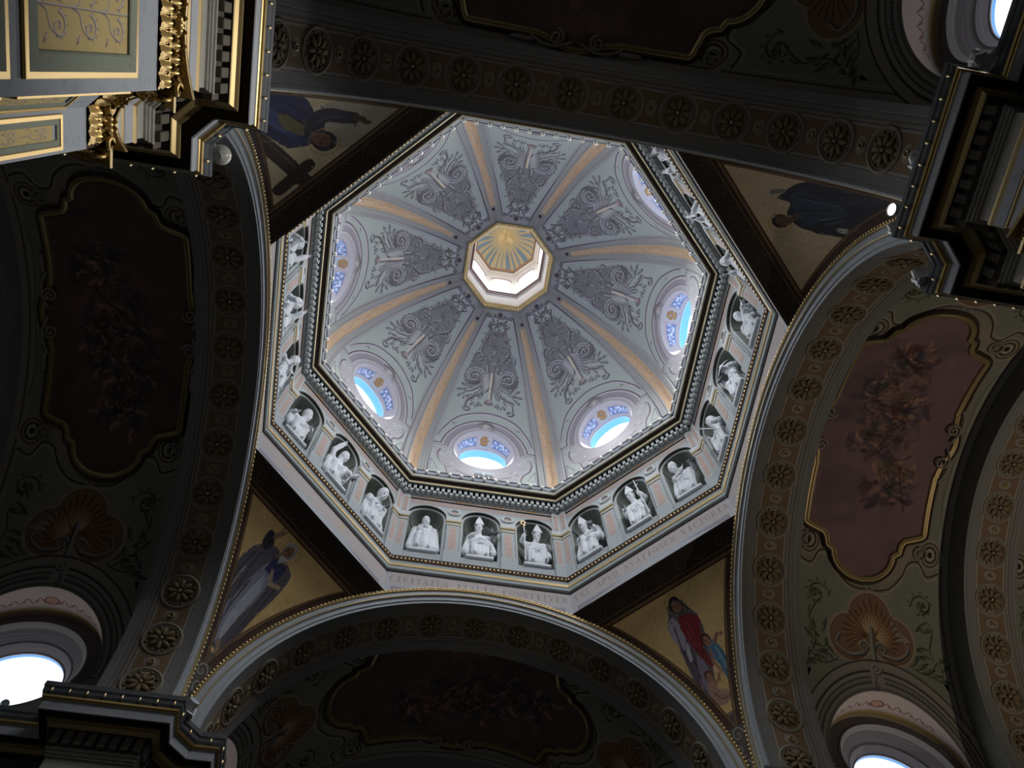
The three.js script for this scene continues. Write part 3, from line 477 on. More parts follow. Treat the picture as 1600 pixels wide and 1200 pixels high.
for (let k = 0; k < 8; k++) {
  const w = group('drum_wall'); w.rotation.y = sideTurn(k);
  tag(w, `${sideWord[k]} side of the octagonal drum with three statue niches between grey pilasters`, 'wall', null, 'structure');
  mesh('wall_face', wallGeo, stoneGrey, w);
  mesh('frieze', friezeG[k % 2], friezeText[k] ? fresco(friezeTexture(friezeText[k])) : plainFrieze, w);
  mesh('upper_frieze', (() => { const g = new THREE.PlaneGeometry(0.78 * U, 0.028 * U); const p = V(0, 4.034, 0.9985); g.translate(p.x, p.y, p.z); return g; })(), friezeOrnMat, w);
  mesh('painted_shadow_gap', frameBox(-0.375, 0.375, 4.012, 4.019, 1.0, 0.003, 0.001), groove, w);  // dark strip paints the shadow of a narrow gap
  mesh('spandrel_field', (() => { const g = new THREE.PlaneGeometry(0.75 * U, 0.042 * U); const p = V(0, 3.988, 0.9992); g.translate(p.x, p.y, p.z); return g; })(), rosePink, w);
  for (const u of NU) {
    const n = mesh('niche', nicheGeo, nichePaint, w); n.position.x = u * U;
    const a = mesh('archivolt', archivoltGeo, stonePale, n), b = mesh('painted_arch_shade', archShadeGeo, archShadePaint, n), c = mesh('niche_roll', innerRollGeo, stonePale, n), l = mesh('impost_line', nicheLedge, groove, n);
  }
  for (const u of [-0.1372, 0.1372]) {
    pilaster(w, u, 0.066);
    const r = mesh('roundel_ring', spandrelRing, stonePale, w); r.position.copy(V(u, 3.912, 0.998));
    const d = mesh('roundel_disc', spandrelDisc, rosePink, w); d.position.copy(V(u, 3.912, 0.999));
  }
  for (const s of [-1, 1]) {
    pilaster(w, s * 0.389, 0.046);
    mesh('corner_strip', frameBox(s > 0 ? 0.372 : -0.412, s > 0 ? 0.412 : -0.372, 3.85, 4.05, 1.0, 0.006), stonePale, w);
    const op = mesh('corner_panel', new THREE.PlaneGeometry(0.022 * U, 0.15 * U), ornMat, w); op.position.copy(V(s * 0.391, 3.94, 0.9905));
  }
  if (k !== 6) for (let i = 0; i < 27; i++) { const x = mesh('dentil', dentilGeo, dentilMat, w); x.position.copy(V(lerp(-0.387, 0.387, i / 26), 4.086, 0.976)); const y = mesh('small_dentil', dentilSmall, dentilMat, x); y.position.set(0.0149 * U, -0.0335 * U, 0.002 * U); }
}

// ---------------------------------------------------------------- statues: carved by a smooth distance field, one continuous surface each
const sm = (a, b, k) => { const h = clamp(0.5 + 0.5 * (b - a) / k, 0, 1); return b + (a - b) * h - k * h * (1 - h); };
function cap(p, a, b, r0, r1) {   // tapered capsule
  const bx = b[0] - a[0], by = b[1] - a[1], bz = b[2] - a[2], px = p[0] - a[0], py = p[1] - a[1], pz = p[2] - a[2];
  const t = clamp((px * bx + py * by + pz * bz) / (bx * bx + by * by + bz * bz), 0, 1), dx = px - bx * t, dy = py - by * t, dz = pz - bz * t;
  return Math.sqrt(dx * dx + dy * dy + dz * dz) - lerp(r0, r1, t);
}
function ell(p, c, r) { const x = (p[0] - c[0]) / r[0], y = (p[1] - c[1]) / r[1], z = (p[2] - c[2]) / r[2], k = Math.sqrt(x * x + y * y + z * z); return (k - 1) * Math.min(r[0], r[1], r[2]); }
function surfaceNet(f, lo, hi, cell) {
  const n = [0, 1, 2].map((i) => Math.ceil((hi[i] - lo[i]) / cell) + 1), [nx, ny, nz] = n, val = new Float32Array(nx * ny * nz), q = [0, 0, 0];
  const B = 5, reach = cell * B * 1.15;   // blocks far from the surface are filled with one value
  for (let bz = 0; bz < nz; bz += B) for (let by = 0; by < ny; by += B) for (let bx = 0; bx < nx; bx += B) {
    q[0] = lo[0] + (bx + B / 2) * cell; q[1] = lo[1] + (by + B / 2) * cell; q[2] = lo[2] + (bz + B / 2) * cell; const c = f(q), far = Math.abs(c) > reach;
    for (let z = bz; z < Math.min(nz, bz + B); z++) for (let y = by; y < Math.min(ny, by + B); y++) for (let x = bx; x < Math.min(nx, bx + B); x++) { if (far) { val[x + nx * (y + ny * z)] = c; continue; } q[0] = lo[0] + x * cell; q[1] = lo[1] + y * cell; q[2] = lo[2] + z * cell; val[x + nx * (y + ny * z)] = f(q); }
  }
  const at = new Int32Array(nx * ny * nz).fill(-1), pos = [], idx = [], off = [0, 1, nx, nx + 1, nx * ny, nx * ny + 1, nx * ny + nx, nx * ny + nx + 1];
  const edges = [[0, 1], [2, 3], [4, 5], [6, 7], [0, 2], [1, 3], [4, 6], [5, 7], [0, 4], [1, 5], [2, 6], [3, 7]];
  for (let z = 0; z < nz - 1; z++) for (let y = 0; y < ny - 1; y++) for (let x = 0; x < nx - 1; x++) {
    const i = x + nx * (y + ny * z); let m = 0; for (let c = 0; c < 8; c++) if (val[i + off[c]] < 0) m |= 1 << c;
    if (m === 0 || m === 255) continue;
    let sx = 0, sy = 0, sz = 0, k = 0;
    for (const [a, b] of edges) { const va = val[i + off[a]], vb = val[i + off[b]]; if (va < 0 === vb < 0) continue; const t = va / (va - vb); sx += lerp(a & 1, b & 1, t); sy += lerp(a >> 1 & 1, b >> 1 & 1, t); sz += lerp(a >> 2, b >> 2, t); k++; }
    at[i] = pos.length / 3; pos.push(lo[0] + (x + sx / k) * cell, lo[1] + (y + sy / k) * cell, lo[2] + (z + sz / k) * cell);
  }
  for (let z = 1; z < nz - 1; z++) for (let y = 1; y < ny - 1; y++) for (let x = 1; x < nx - 1; x++) {
    const i = x + nx * (y + ny * z), s = val[i] < 0;
    for (const [d, b, c] of [[1, nx, nx * ny], [nx, nx * ny, 1], [nx * ny, 1, nx]]) {
      if (s === val[i + d] < 0) continue;
      const v = [at[i], at[i - b], at[i - b - c], at[i - c]]; if (v.some((k) => k < 0)) continue;
      if (s) idx.push(v[0], v[1], v[2], v[0], v[2], v[3]); else idx.push(v[0], v[2], v[1], v[0], v[3], v[2]);
    }
  }
  const nrm = [], e = cell * 0.4;
  for (let i = 0; i < pos.length; i += 3) { const g = [0, 1, 2].map((k) => { const a = [pos[i], pos[i + 1], pos[i + 2]], b = a.slice(); a[k] += e; b[k] -= e; return f(a) - f(b); }), l = Math.hypot(...g) || 1; nrm.push(g[0] / l, g[1] / l, g[2] / l); }
  const g = new THREE.BufferGeometry(); g.setAttribute('position', new THREE.Float32BufferAttribute(pos, 3)); g.setAttribute('normal', new THREE.Float32BufferAttribute(nrm, 3));
  const uv = []; for (let i = 0; i < pos.length; i += 3) uv.push(pos[i], pos[i + 1]); g.setAttribute('uv', new THREE.Float32BufferAttribute(uv, 2)); g.setIndex(idx); return g;
}
// A seated, robed figure about 2 m high; the viewer stands towards +z. o: lean, head [x, y, z, turn], hands, hat, beard, cape ...
function figureField(o) {
  const L = o.lean || 0, F = o.fwd || 0, hx = L + (o.head?.[0] ?? 0), hy = 1.80 + (o.head?.[1] ?? 0), hz = 0.16 + F + (o.head?.[2] ?? 0), turn = o.head?.[3] ?? 0, down = 0.5 + (o.nod || 0) * 0.4;
  const sh = [[-0.3 + L * 0.8, 1.46, 0.02 + F], [0.3 + L * 0.8, 1.46, 0.02 + F]], hand = o.hands || [[-0.3, 0.95, 0.5], [0.3, 0.95, 0.5]];
  const elbow = sh.map((s, i) => { const h = hand[i], m = [(s[0] + h[0]) / 2 + (i ? 0.14 : -0.14), (s[1] + h[1]) / 2 - (h[1] > 1.5 ? 0.06 : 0.12), (s[2] + h[2]) / 2 - 0.04]; return m; });
  const flatten = (l, k, w) => l.map(([a, b, c]) => [a * w, b, c * k]), knee = flatten(o.knees || [[-0.2, 0.82, 0.5], [0.2, 0.82, 0.5]], 0.66, 0.95), foot = flatten(o.feet || [[-0.18, 0.16, 0.5], [0.2, 0.16, 0.46]], 0.8, 1), ph = o.phase || 0, fold = (o.fold ?? 0.032), cs = Math.cos(turn), sn = Math.sin(turn);
  const wide = o.wide || 1, drape = (o.drape || []).map(([a, b, r0, r1]) => [[a[0], a[1], a[2] > 0.3 ? a[2] * 0.68 : a[2]], [b[0], b[1], b[2] > 0.3 ? b[2] * 0.68 : b[2]], r0, r1]);
  return (p) => {
    const [x, y, z] = p;
    // robe body
    let d = cap(p, [0, 0.62, 0.0], [L * 0.75, 1.3, F * 0.8], 0.26 * wide, 0.22);
    d = sm(d, cap(p, sh[0], sh[1], 0.13, 0.13), 0.12);
    for (let i = 0; i < 2; i++) { d = sm(d, cap(p, [i ? 0.14 : -0.14, 0.74, 0.05], knee[i], 0.2, 0.155), 0.1); d = sm(d, cap(p, knee[i], [foot[i][0], foot[i][1] + 0.08, foot[i][2] - 0.03], 0.155, 0.15), 0.07); }
    d = sm(d, cap(p, [0, 0.74, 0.18], [(foot[0][0] + foot[1][0]) / 2, 0.2, 0.2], 0.2, 0.3), 0.1);            // cloth between the shins
    d = sm(d, cap(p, [-0.14 * wide, 0.22, 0.1], [0.14 * wide, 0.22, 0.1], 0.2, 0.2), 0.14);
    if (o.cape) { d = sm(d, ell(p, [L * 0.5 + (o.cape[0] || 0), 0.9, -0.06], [0.38 * wide, 0.76, 0.24]), 0.08); }
    for (const [a, b, r0, r1] of drape) d = sm(d, cap(p, a, b, r0, r1), 0.07);
    for (let i = 0; i < 2; i++) { d = sm(d, cap(p, sh[i], elbow[i], 0.125, 0.1), 0.06); d = sm(d, cap(p, elbow[i], [lerp(elbow[i][0], hand[i][0], 0.8), lerp(elbow[i][1], hand[i][1], 0.8), lerp(elbow[i][2], hand[i][2], 0.8)], 0.1, 0.1), 0.05); if (o.sleeves) d = sm(d, cap(p, [lerp(elbow[i][0], hand[i][0], 0.5), lerp(elbow[i][1], hand[i][1], 0.5), lerp(elbow[i][2], hand[i][2], 0.5)], [hand[i][0] * 1.05, hand[i][1] - o.sleeves, hand[i][2] - 0.08], 0.11, 0.09), 0.06); }
    // folds that fan out from the hips and fall from the knees
    const ang = Math.atan2(x - L * 0.5 * (y - 0.6), z + 0.25), fa = clamp((1.55 - y) / 0.5, 0, 1);
    // broad ridges with sharp undercut valleys: hanging folds, swags between the knees, V-folds on the chest
    const dip = (w) => 1 - Math.sqrt(Math.abs(Math.sin(w * 0.5))), xs = x - L * 0.5;
    const w1 = ang * 15 + ph + 0.9 * Math.sin(y * 4 + ph) + y * 2 * Math.sin(ph), w2 = ang * 29 - y * 5 + ph * 2;
    const low = clamp((0.95 - y) * 4, 0, 1), mid = clamp((y - 0.5) * 5, 0, 1) * clamp((1.05 - y) * 5, 0, 1) * clamp(1.2 - Math.abs(xs) * 2.4, 0, 1), top = clamp((y - 0.95) * 5, 0, 1);
    d += fa * fold * (1.5 * dip(w1) * (0.35 + 0.65 * low) + 0.6 * dip(w2) - 0.5) + fold * 1.5 * mid * dip((y + 1.5 * xs * xs + 0.15 * Math.sin(ph) * xs) * 42 + ph) + fa * fold * 1.3 * top * dip((y - Math.abs(xs + 0.06 * Math.sin(ph)) * 0.9) * 30 + ph);
    d *= 0.7;
    // hands, feet: palm and five fingers
    for (let i = 0; i < 2; i++) {
      const h = hand[i], e = elbow[i], l = Math.hypot(h[0] - e[0], h[1] - e[1], h[2] - e[2]), f = [(h[0] - e[0]) / l, (h[1] - e[1]) / l, (h[2] - e[2]) / l];
      const dx = x - h[0], dy = y - h[1], dz = z - h[2]; if (dx * dx + dy * dy + dz * dz < 0.09) {
        const s = [f[1] + 0.001, -f[0], 0], sl = Math.hypot(s[0], s[1]), sx = s[0] / sl, sy = s[1] / sl, P = (u, v, w = 0) => [h[0] + f[0] * u + sx * v, h[1] + f[1] * u + sy * v, h[2] + f[2] * u + w];
        let q = sm(cap(p, P(-0.1, 0), P(0.02, 0), 0.055, 0.055), cap(p, P(0.03, -0.035), P(0.03, 0.035), 0.035, 0.035), 0.03);
        for (let k = 0; k < 4; k++) { const v = -0.045 + k * 0.03, ln = [0.14, 0.17, 0.16, 0.12][k]; q = Math.min(q, Math.min(cap(p, P(0.03, v), P(ln * 0.75, v * 1.1, 0.01), 0.017, 0.016), cap(p, P(ln * 0.75, v * 1.1, 0.01), P(ln, v * 1.1, 0.05), 0.016, 0.013))); }
        q = Math.min(q, cap(p, P(-0.03, i ? -0.05 : 0.05), P(0.05, i ? -0.1 : 0.1, 0.03), 0.02, 0.016)); d = sm(d, q, 0.02);
      }
      d = Math.min(d, cap(p, [foot[i][0], foot[i][1], foot[i][2]], [foot[i][0] * 1.12, foot[i][1] - 0.02, foot[i][2] + 0.13], 0.07, 0.045));
    }
    // neck and head
    if (y > 1.3) {
      d = sm(d, cap(p, [L * 0.85, 1.46, 0.03 + F], [hx, hy - 0.1, hz - 0.04], 0.12, 0.11), 0.05);
      const K = 1.14, rx = (x - hx) / K, ry0 = (y - hy - 0.01) / K, rz0 = (z - hz) / K, ry = ry0 * Math.cos(down) + rz0 * Math.sin(down), rzz = rz0 * Math.cos(down) - ry0 * Math.sin(down), q = [rx * cs - rzz * sn, ry, rx * sn + rzz * cs];
      let h = sm(ell(q, [0, 0.03, -0.015], [0.135, 0.165, 0.16]), ell(q, [0, -0.07, 0.035], [0.098, 0.11, 0.12]), 0.05);
      h = sm(h, cap(q, [0, 0.03, 0.14], [0, -0.03, 0.172], 0.014, 0.026), 0.02);                                // nose
      h = sm(h, cap(q, [-0.065, 0.05, 0.125], [0.065, 0.05, 0.125], 0.02, 0.02), 0.02);                      // brow
      h = Math.max(h, -ell(q, [-0.05, 0.012, 0.16], [0.03, 0.016, 0.03])); h = Math.max(h, -ell(q, [0.05, 0.012, 0.16], [0.03, 0.016, 0.03]));
      h = sm(h, ell(q, [-0.045, 0.013, 0.1], [0.022, 0.017, 0.02]), 0.006); h = sm(h, ell(q, [0.045, 0.013, 0.1], [0.022, 0.017, 0.02]), 0.006);
      h = Math.max(h, -cap(q, [-0.03, -0.075, 0.158], [0.03, -0.075, 0.158], 0.01, 0.01));                        // mouth
      for (const s of [-1, 1]) h = sm(h, ell(q, [s * 0.12, 0, -0.01], [0.02, 0.04, 0.03]), 0.01);               // ears
      if (o.hair) h = sm(h, Math.max(ell(q, [0, 0.03, -0.03], [0.15, 0.19, 0.16]), q[2] - 0.05 - q[1] * 0.2) + 0.01 * Math.sin(q[0] * 60 + q[1] * 50), 0.03);
      if (o.hair === 'long') h = sm(h, ell(q, [0, -0.1, -0.08], [0.15, 0.2, 0.1]), 0.04);
      if (o.beard) h = sm(h, cap(q, [0, -0.1, 0.08], [0, -0.1 - o.beard * 0.6, 0.1], 0.085, 0.05) + 0.008 * Math.sin(q[0] * 90 + q[1] * 30), 0.03);
      if (o.hat === 'hood') h = sm(h, Math.max(ell(q, [0, 0.02, -0.03], [0.18, 0.22, 0.19]), -ell(q, [0, -0.02, 0.15], [0.11, 0.16, 0.14])), 0.04);
      if (o.hat === 'mitre') { const mt = Math.max(Math.abs(q[2] + 0.02) - lerp(0.15, 0.03, clamp((q[1] - 0.1) / 0.22, 0, 1)), Math.abs(q[0]) - 0.155 * Math.pow(clamp(1.02 - (q[1] - 0.1) / 0.3, 0, 1), 0.62) - 0.004, 0.085 - q[1], q[1] - 0.41); h = Math.min(h, mt * 0.8); h = Math.min(h, Math.max(ell(q, [0, 0.105, -0.015], [0.145, 0.03, 0.16]))); }
      if (o.hat === 'tiara') { h = Math.min(h, cap(q, [0, 0.12, -0.02], [0, 0.3, -0.03], 0.135, 0.05)); for (const yy of [0.12, 0.2, 0.28]) h = Math.min(h, ell(q, [0, yy, -0.02], [0.15 - (yy - 0.12) * 0.4, 0.016, 0.15 - (yy - 0.12) * 0.4])); }
      d = sm(d, h * K, 0.03);
    }
    return d;
  };
}
const gildedStaff = gold;
function book(w, h, t, open) {   // leaves and boards
  if (!open) { const g = [block(w, h, t * 0.2, 0.006)]; g[0].translate(0, 0, t * 0.4); const b = block(w, h, t * 0.2, 0.006); b.translate(0, 0, -t * 0.4); const c = block(w * 0.94, h * 0.94, t * 0.62, 0.004); g.push(b, c); return merge(g); }
  const l = block(w, h, t, 0.008), r = l.clone(); l.rotateY(0.35); l.translate(-w * 0.48, 0, 0); r.rotateY(-0.35); r.translate(w * 0.48, 0, 0); return merge([l, r]);
}
function staff(a, b, r = 0.024) { const A = new THREE.Vector3(...a), B = new THREE.Vector3(...b); return new THREE.TubeGeometry(new THREE.LineCurve3(A, B), 1, r, 8); }
function crook() { const p = []; for (let i = 0; i <= 30; i++) { const t = i / 30, a = -0.6 + t * 6.6, r = lerp(0.13, 0.03, t); p.push(new THREE.Vector3(Math.sin(a) * r * -1, Math.cos(a) * r * -1 + 0.02, 0)); } const g = [tube(p, 0.022, 50, 8)]; for (let i = 2; i < 26; i += 5) { const s = new THREE.SphereGeometry(0.034, 8, 6); s.translate(p[i].x * 1.25, p[i].y * 1.25, 0); g.push(s); } const k = new THREE.SphereGeometry(0.045, 10, 8); k.translate(0, -0.2, 0); g.push(k); g.push(staff([0, -0.2, 0], [0.05, -0.1, 0], 0.02)); return merge(g); }
const plinthGeo = (() => { const a = block(0.78, 0.12, 0.56, 0.02); a.translate(0, 0.06, 0.1); const b = block(0.5, 0.5, 0.2, 0.02); b.translate(0, 0.36, -0.06); return merge([a, b]); })();
function statue(side, niche, label, o) {
  const g = group('statue'); tag(g, label, 'statue', 'marble statues in the drum niches');
  g.position.copy(V(NU[niche], WALL.nb, WALL.d + 0.05).applyMatrix4(new THREE.Matrix4().makeRotationY(sideTurn(side)))); g.rotation.y = sideTurn(side);
  const S = [0.78 * (o.sx || 1), 1.04, 0.78];      // the niche is shallow: the carving is flattened front to back
  mesh('plinth', plinthGeo, marble, g);
  const f = surfaceNet(figureField(o), [-0.85, 0.0, -0.5], [0.85, 2.5, 0.95], 0.023); f.translate(0, 0.1, 0); f.scale(...S); f.attributes.normal.needsUpdate = true; { const n = f.attributes.normal; for (let i = 0; i < n.count; i++) { const x = n.getX(i) / S[0], y = n.getY(i) / S[1], z = n.getZ(i) / S[2], l = Math.hypot(x, y, z); n.setXYZ(i, x / l, y / l, z / l); } }
  mesh('figure', f, marble, g);
  for (const [n, geo, m, pos, rot] of o.with || []) { const q = geo.clone(); if (rot) q.applyMatrix4(new THREE.Matrix4().makeRotationFromEuler(new THREE.Euler(...rot))); q.translate(pos ? pos[0] : 0, (pos ? pos[1] : 0) + 0.1, pos ? pos[2] : 0); q.scale(...S); q.computeVertexNormals(); mesh(n, q, m || marble, g); }
  return g;
}
const darkStone = plaster(0x6d6f72);
// front left side, left to right
statue(3, 0, 'bearded statue beside the left corner, head turned right, dark cloth hanging at its knee', { head: [0.08, 0.03, 0.02, 0.9], lean: 0.05, hair: 1, beard: 0.12, hands: [[-0.42, 1.05, 0.4], [0.36, 0.92, 0.46]], drape: [[[-0.4, 1.4, 0], [-0.42, 0.6, 0.2], 0.15, 0.2], [[-0.3, 0.9, 0.4], [0.3, 0.75, 0.5], 0.1, 0.12]], phase: 0.7, knees: [[-0.22, 0.84, 0.48], [0.26, 0.86, 0.5]], with: [['cloth', (() => { const q = new THREE.SphereGeometry(0.2, 14, 10); q.scale(0.55, 1.4, 0.6); return q; })(), darkStone, [0.44, 0.62, 0.42]]] });
statue(3, 1, 'statue raising one arm high with a pointing finger, other arm stretched out', { head: [0.1, 0, 0.05, 0.5], lean: 0.02, hair: 'long', hands: [[-0.2, 2.14, 0.36], [0.74, 1.1, 0.5]], drape: [[[-0.42, 1.2, 0.1], [-0.45, 0.3, 0.25], 0.12, 0.2], [[0.05, 0.9, 0.45], [0.25, 0.55, 0.6], 0.14, 0.2]], phase: 2.1, knees: [[-0.26, 0.8, 0.5], [0.24, 0.95, 0.5]], feet: [[-0.24, 0.16, 0.5], [0.26, 0.3, 0.42]], with: [['orb', new THREE.SphereGeometry(0.13, 16, 12), null, [0.24, 0.5, 0.66]]] });
statue(3, 2, 'bowed statue with covered head and long falling robes, beside the corner pilaster', { head: [0.02, -0.12, 0.2, 0.2], nod: 0.7, fwd: 0.12, hat: 'hood', cape: [0], hands: [[-0.2, 0.95, 0.5], [0.2, 1.0, 0.5]], sleeves: 0.3, drape: [[[-0.34, 1.4, 0.05], [-0.46, 0.35, 0.2], 0.14, 0.22], [[0.36, 1.3, 0.02], [0.42, 0.4, 0.2], 0.1, 0.14], [[0, 0.9, 0.5], [-0.1, 0.3, 0.6], 0.1, 0.14]], phase: 4.0, fold: 0.04, wide: 1.1 });
// front side
statue(2, 0, 'bald praying statue with both hands joined below the chin, wide stiff cape', { head: [0, 0, 0.04, 0], hands: [[-0.05, 1.38, 0.36], [0.05, 1.38, 0.36]], cape: [0], sleeves: 0.42, drape: [[[-0.36, 1.38, 0.1], [-0.46, 0.3, 0.2], 0.14, 0.18], [[0.36, 1.38, 0.1], [0.46, 0.3, 0.2], 0.14, 0.18], [[0, 1.0, 0.3], [0, 0.3, 0.5], 0.2, 0.22]], phase: 1.2, fold: 0.022, wide: 1.15 });
statue(2, 1, 'bearded mitred statue holding a big open dark book on its arm', { head: [-0.02, 0.02, 0.04, 0.1], hat: 'mitre', beard: 0.22, lean: -0.03, hands: [[-0.25, 1.15, 0.45], [0.44, 1.35, 0.42]], cape: [0], drape: [[[-0.36, 1.4, 0.05], [-0.5, 0.4, 0.2], 0.13, 0.2], [[0.4, 1.2, 0.1], [0.5, 0.5, 0.2], 0.1, 0.14], [[-0.3, 0.9, 0.45], [0.3, 0.7, 0.55], 0.1, 0.14]], phase: 3.1, fold: 0.036, with: [['book', book(0.3, 0.42, 0.07, true), darkStone, [0.36, 1.28, 0.5], [-1.0, 0.1, 0.3]]] });
statue(2, 2, 'mitred statue holding a tall crozier with golden crook', { head: [0.08, 0, 0.06, 0.15], hat: 'mitre', beard: 0.18, lean: 0.05, hands: [[-0.42, 1.56, 0.36], [0.46, 1.0, 0.44]], cape: [0], knees: [[-0.2, 0.8, 0.5], [0.3, 0.98, 0.52]], feet: [[-0.16, 0.16, 0.5], [0.3, 0.28, 0.5]], drape: [[[-0.1, 1.0, 0.42], [0.3, 0.85, 0.5], 0.12, 0.14], [[0.4, 1.3, 0.05], [0.5, 0.7, 0.2], 0.1, 0.14]], phase: 5.2, fold: 0.036, with: [['staff', staff([-0.44, 0.02, 0.52], [-0.41, 2.05, 0.42]), null, [0, 0, 0]], ['crook', crook(), gildedStaff, [-0.42, 2.22, 0.42]]] });
// front right side
statue(1, 0, 'mitred statue hunched in a heavy cloak, small book before the chest', { head: [-0.1, 0.0, 0.02, 0.5], hat: 'mitre', beard: 0.1, lean: -0.06, hands: [[-0.3, 0.95, 0.46], [0.24, 1.36, 0.4]], cape: [0.04], drape: [[[-0.36, 1.4, 0.05], [-0.45, 0.3, 0.2], 0.14, 0.2], [[0.36, 1.45, 0.1], [0.52, 0.7, 0.2], 0.1, 0.12], [[-0.3, 0.95, 0.4], [0.4, 0.7, 0.5], 0.14, 0.16]], phase: 0.2, fold: 0.034, wide: 1.08, with: [['book', book(0.2, 0.28, 0.06, false), darkStone, [0.26, 1.4, 0.5], [-0.3, 0.4, 0.2]]] });
statue(1, 1, 'mitred statue with a slender pointed processional cross on its shoulder', { head: [-0.06, 0.02, 0.04, 0.2], hat: 'mitre', beard: 0.2, hands: [[-0.35, 0.98, 0.46], [0.36, 1.42, 0.42]], cape: [0], drape: [[[-0.4, 1.2, 0.1], [-0.3, 0.8, 0.45], 0.12, 0.16], [[-0.2, 0.75, 0.5], [0.3, 0.6, 0.55], 0.12, 0.12]], phase: 2.7, fold: 0.04, with: [['staff', staff([0.52, 0.05, 0.52], [0.28, 2.3, 0.36], 0.02), null, [0, 0, 0]], ['cross_head', merge([staff([0.24, 1.98, 0.38], [0.4, 2.02, 0.38], 0.02), staff([0.28, 2.26, 0.37], [0.27, 2.4, 0.36], 0.014)]), null, [0, 0, 0]]] });
statue(1, 2, 'statue with curly hair turned sideways, lifting a dark closed book to the right', { head: [-0.14, -0.02, 0.1, 0.7], hair: 1, beard: 0.08, lean: -0.06, fwd: 0.04, hands: [[0.1, 1.2, 0.5], [0.52, 1.25, 0.42]], drape: [[[-0.36, 1.4, 0.0], [-0.4, 0.4, 0.2], 0.12, 0.18], [[-0.1, 0.9, 0.45], [0.3, 0.6, 0.5], 0.14, 0.14]], phase: 3.9, fold: 0.05, knees: [[-0.1, 0.85, 0.5], [0.3, 0.9, 0.46]], with: [['book', book(0.26, 0.36, 0.09, false), darkStone, [0.54, 1.36, 0.46], [-0.9, 0.3, 0.6]]] });
// right side (three seen steeply from below)
statue(0, 0, 'statue nearest the front right corner holding a thin slanting staff across its body', { head: [0, 0, 0.05, -0.2], hat: 'hood', beard: 0.16, hands: [[-0.3, 1.1, 0.48], [0.26, 1.3, 0.48]], phase: 1.5, fold: 0.045, drape: [[[-0.3, 1.0, 0.4], [0.3, 0.7, 0.5], 0.12, 0.12]], with: [['staff', staff([-0.52, 2.2, 0.42], [0.42, 0.5, 0.62], 0.02), null, [0, 0, 0]]] });
statue(0, 1, 'statue under a round shell shaped veil, in the middle niche at the right', { head: [0, -0.02, 0.08, -0.4], hair: 'long', beard: 0.14, hands: [[-0.4, 1.5, 0.36], [0.38, 1.2, 0.45]], phase: 0.3, fold: 0.045, drape: [[[-0.3, 0.95, 0.4], [0.3, 0.8, 0.5], 0.1, 0.12]], with: [['veil', (() => { const q = new THREE.SphereGeometry(0.5, 24, 14, 0, 2 * PI, 0, 1.25); q.scale(0.9, 0.55, 0.8); q.rotateX(0.5); return q; })(), marble, [-0.05, 1.75, 0.12]], ['tablet', book(0.34, 0.4, 0.05, false), darkStone, [-0.3, 1.62, 0.4], [-0.4, 0.3, 0.1]]] });
statue(0, 2, 'statue in the last right hand niche with a dark cloak blown behind its arm', { head: [-0.1, 0, 0.06, 0.5], hair: 1, hands: [[0.45, 1.45, 0.4], [0.5, 1.1, 0.4]], phase: 4.6, fold: 0.045, drape: [[[-0.2, 0.95, 0.4], [0.35, 0.6, 0.5], 0.12, 0.14]], with: [['cloak', tube([new THREE.Vector3(-0.05, 1.62, -0.02), new THREE.Vector3(0.2, 1.85, 0.1), new THREE.Vector3(0.5, 1.7, 0.2), new THREE.Vector3(0.66, 1.4, 0.25)], 0.12, 24, 10), darkStone, [0, 0, 0]]] });
// left side (foreshortened)
statue(4, 0, 'statue at the left end of the drum with one arm flung upwards', { head: [0.02, 0, 0.1, 0.3], hair: 1, hands: [[-0.3, 1.3, 0.5], [0.46, 2.0, 0.5]], phase: 2.2, fold: 0.04, drape: [[[0.3, 1.2, 0.2], [0.3, 0.5, 0.4], 0.12, 0.16]] });
statue(4, 1, 'statue on the left side leaning out with a raised open hand', { head: [0, 0, 0.14, 0.2], hat: 'hood', fwd: 0.06, hands: [[-0.35, 1.2, 0.5], [0.3, 1.85, 0.62]], phase: 3.3, fold: 0.04, cape: [0] });
statue(4, 2, 'round headed statue on the left side leaning forward with folded arms', { head: [0.02, 0, 0.2, 0], hair: 1, fwd: 0.1, hands: [[0.12, 1.25, 0.5], [-0.12, 1.15, 0.52]], phase: 5.4, fold: 0.04, cape: [0] });
// back right side (only slivers show behind the cornice)
statue(7, 0, 'statue at back right next to the corner, bent forward over a rail thin staff', { head: [0, -0.05, 0.22, 0.2], hair: 1, fwd: 0.1, hands: [[-0.3, 1.4, 0.6], [0.3, 1.2, 0.55]], phase: 0.9, fold: 0.04 });
statue(7, 1, 'statue holding up a white cross in front of the back right cornice', { head: [0, 0, 0.14, 0], hair: 'long', hands: [[-0.2, 1.5, 0.55], [0.2, 1.3, 0.55]], phase: 1.9, fold: 0.04, with: [['cross', merge([block(0.07, 0.95, 0.07, 0.01), (() => { const q = block(0.5, 0.07, 0.07, 0.01); q.translate(0, 0.2, 0); return q; })()]), null, [-0.1, 1.85, 0.62], [0.2, 0, 0.2]]] });
statue(7, 2, 'statue nearest the dark arch at back right, arms lifted and robe spread', { head: [0.05, 0, 0.16, -0.3], hair: 1, hands: [[-0.42, 1.8, 0.55], [0.4, 1.6, 0.55]], phase: 2.9, fold: 0.04, sleeves: 0.2 });

